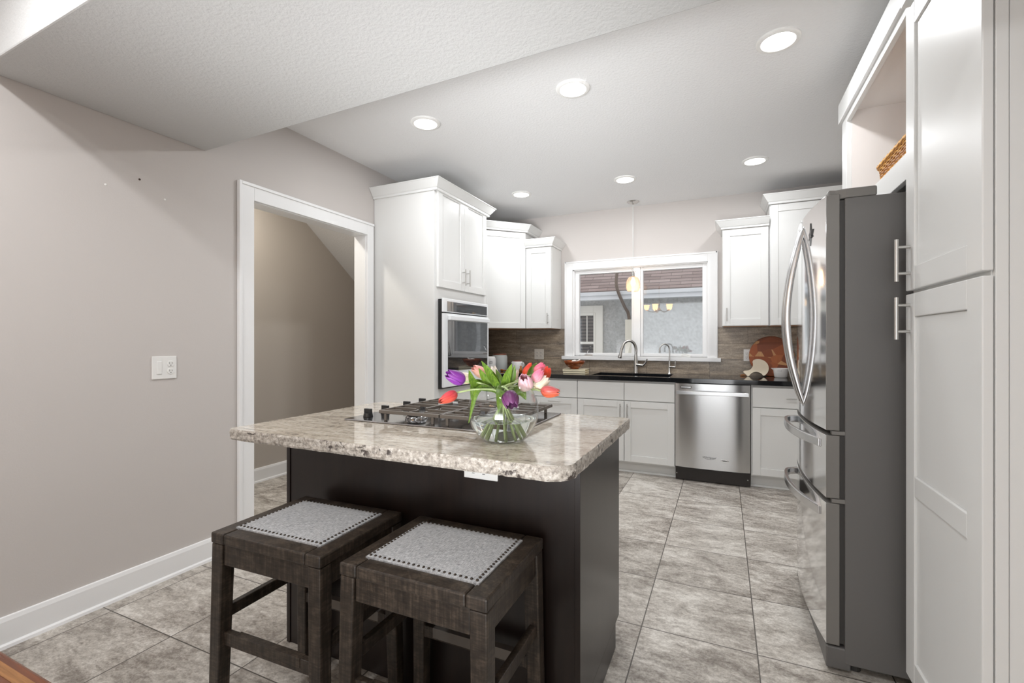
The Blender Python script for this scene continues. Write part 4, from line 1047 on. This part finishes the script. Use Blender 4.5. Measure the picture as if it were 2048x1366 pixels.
# ------------------------------------------------------------------ dining room behind the camera
t = empty('dining_table', (1.15, -5.6, 0)); tag(t, 'polished wooden dining table with a golden inlay band in the lower left corner', 'table')
tx0, tx1, ty0, ty1, tz = .45, 1.86, -6.6, -4.684, .75
top = obj('tabletop', B((tx0, tx1, ty0, ty1, tz - .035, tz)), 'table_wood', t, bevel=.004)
obj('inlay_band', B((tx0 + .012, tx1 - .012, ty1 - .026, ty1 - .012, tz - .001, tz + .0006), (tx0 + .012, tx1 - .012, ty0 + .012, ty0 + .026, tz - .001, tz + .0006), (tx0 + .012, tx0 + .026, ty0 + .026, ty1 - .026, tz - .001, tz + .0006), (tx1 - .026, tx1 - .012, ty0 + .026, ty1 - .026, tz - .001, tz + .0006)), 'table_gold_wood', top)
obj('apron', B((tx0 + .08, tx1 - .08, ty0 + .08, ty1 - .08, tz - .13, tz - .035)), 'table_wood', t)
for x in (tx0 + .12, tx1 - .12):
    for y in (ty0 + .12, ty1 - .12): obj('leg', lathe([(0, 0), (.025, 0), (.03, .1), (.022, .3), (.038, .5), (.035, .62), (0, .62)], 16, (x, y, .001)), 'table_wood', t, smooth='auto')
CHX, CHY, CHZ = 1.25, -6.5, 2.02
t = empty('chandelier', (CHX, CHY, CHZ)); tag(t, 'brass chandelier with glowing tulip shades, mirrored in the window glass', 'chandelier')
obj('stem', lathe([(0, -.05), (.03, -.04), (.035, 0), (.012, .04), (.012, .60), (.05, .63), (.05, .651), (0, .651)], 18, (CHX, CHY, CHZ)), 'brass', t, smooth='auto')
for i in range(5):
    a = i * 2 * PI / 5 + .5; ex, ey = CHX + .29 * math.cos(a), CHY + .29 * math.sin(a)
    ar = obj('arm', tube(bez([(CHX, CHY, CHZ), (CHX + .14 * math.cos(a), CHY + .14 * math.sin(a), CHZ - .07), (ex, ey, CHZ - .02)], 14), .008, 8), 'brass', t, smooth=True)
    obj('lamp_shade', lathe([(.02, -.02), (.05, .01), (.062, .05), (.055, .075), (.075, .10), (.072, .10), (.052, .076), (.058, .05), (.046, .013), (.018, -.016)], 24, (ex, ey, CHZ), close=True), 'tulip_shade_glow', ar, smooth=True)

# ------------------------------------------------------------------ neighbour's house outside the window
h = empty('neighbor_house', (1.2, 5, -.6)); tag(h, 'grey stucco house with a shingle roof seen outside the window', 'house')
wy = 3.4
obj('wall', B((-4, 6, wy, 9, -.6, 2.45)), 'stucco', h)
obj('fascia', B((-4.3, 6.3, 2.98, 3.02, 1.965, 2.085)), 'fascia', h, bevel=.004)
obj('gutter', sweep([(-4.3, 2.98), (6.3, 2.98)], [(0, 2.03), (.05, 2.04), (.07, 2.095), (.06, 2.098), (0, 2.095)]), 'fascia', h)
obj('soffit', B((-4.3, 6.3, 3.02, wy, 1.985, 2.0)), 'fascia', h)
rl = math.hypot(5, 3.6); pit = math.atan2(3.6, 5)
ro = obj('roof', B((-5.3, 5.3, 0, rl, -.03, 0)), 'shingle', None)
ro.rotation_euler = (pit, 0, 0); ro.parent = h; ro.location = Vector((1.0, 2.93, 2.11)) - Vector((1.2, 5, -.6)); ROOT[ro] = Vector((0, 0, 0))
gx1, gz1_ = .487, 1.717
wf = obj('window_frame', B((gx1 + .0, .655, wy - .04, wy, .3, 1.90), (-1.0, gx1, wy - .04, wy, gz1_ + .02, 1.90), (gx1 - .0, gx1 + .03, wy - .055, wy, .3, gz1_ + .05), (-.9, gx1, wy - .055, wy, gz1_, gz1_ + .05), (-.9, gx1, wy - .05, wy - .01, 1.19, 1.235)), 'house_trim', h, bevel=.006)
obj('window_pane', B((-.9, gx1, wy - .012, wy - .004, .35, gz1_)), 'dark_pane', wf)
obj('muntin', B((.352, .368, wy - .03, wy - .008, 1.235, gz1_)), 'house_trim', wf)
ms = tube(bez([(1.06, 2.80, 3.4), (1.05, 2.80, 2.6), (1.02, 2.80, 2.25), (1.04, 2.86, 2.08), (1.10, 3.12, 1.84), (1.135, 3.22, 1.75), (1.15, 3.26, 1.64), (1.15, 3.27, 1.55)], 40), .027, 12)
solo('utility_mast', ms, 'mast_metal', 'bent brown conduit running down over the roof edge outside', 'conduit', smooth=True)
solo('meter_box', B((1.09, 1.23, 3.20, wy - .001, .2, 1.625)), 'meter_box', 'tall beige utility box on the stucco wall outside', 'utility box', bevel=.006)
struct('ground', B((-8, 10, .17, 10, -.65, -.6)), 'stucco')
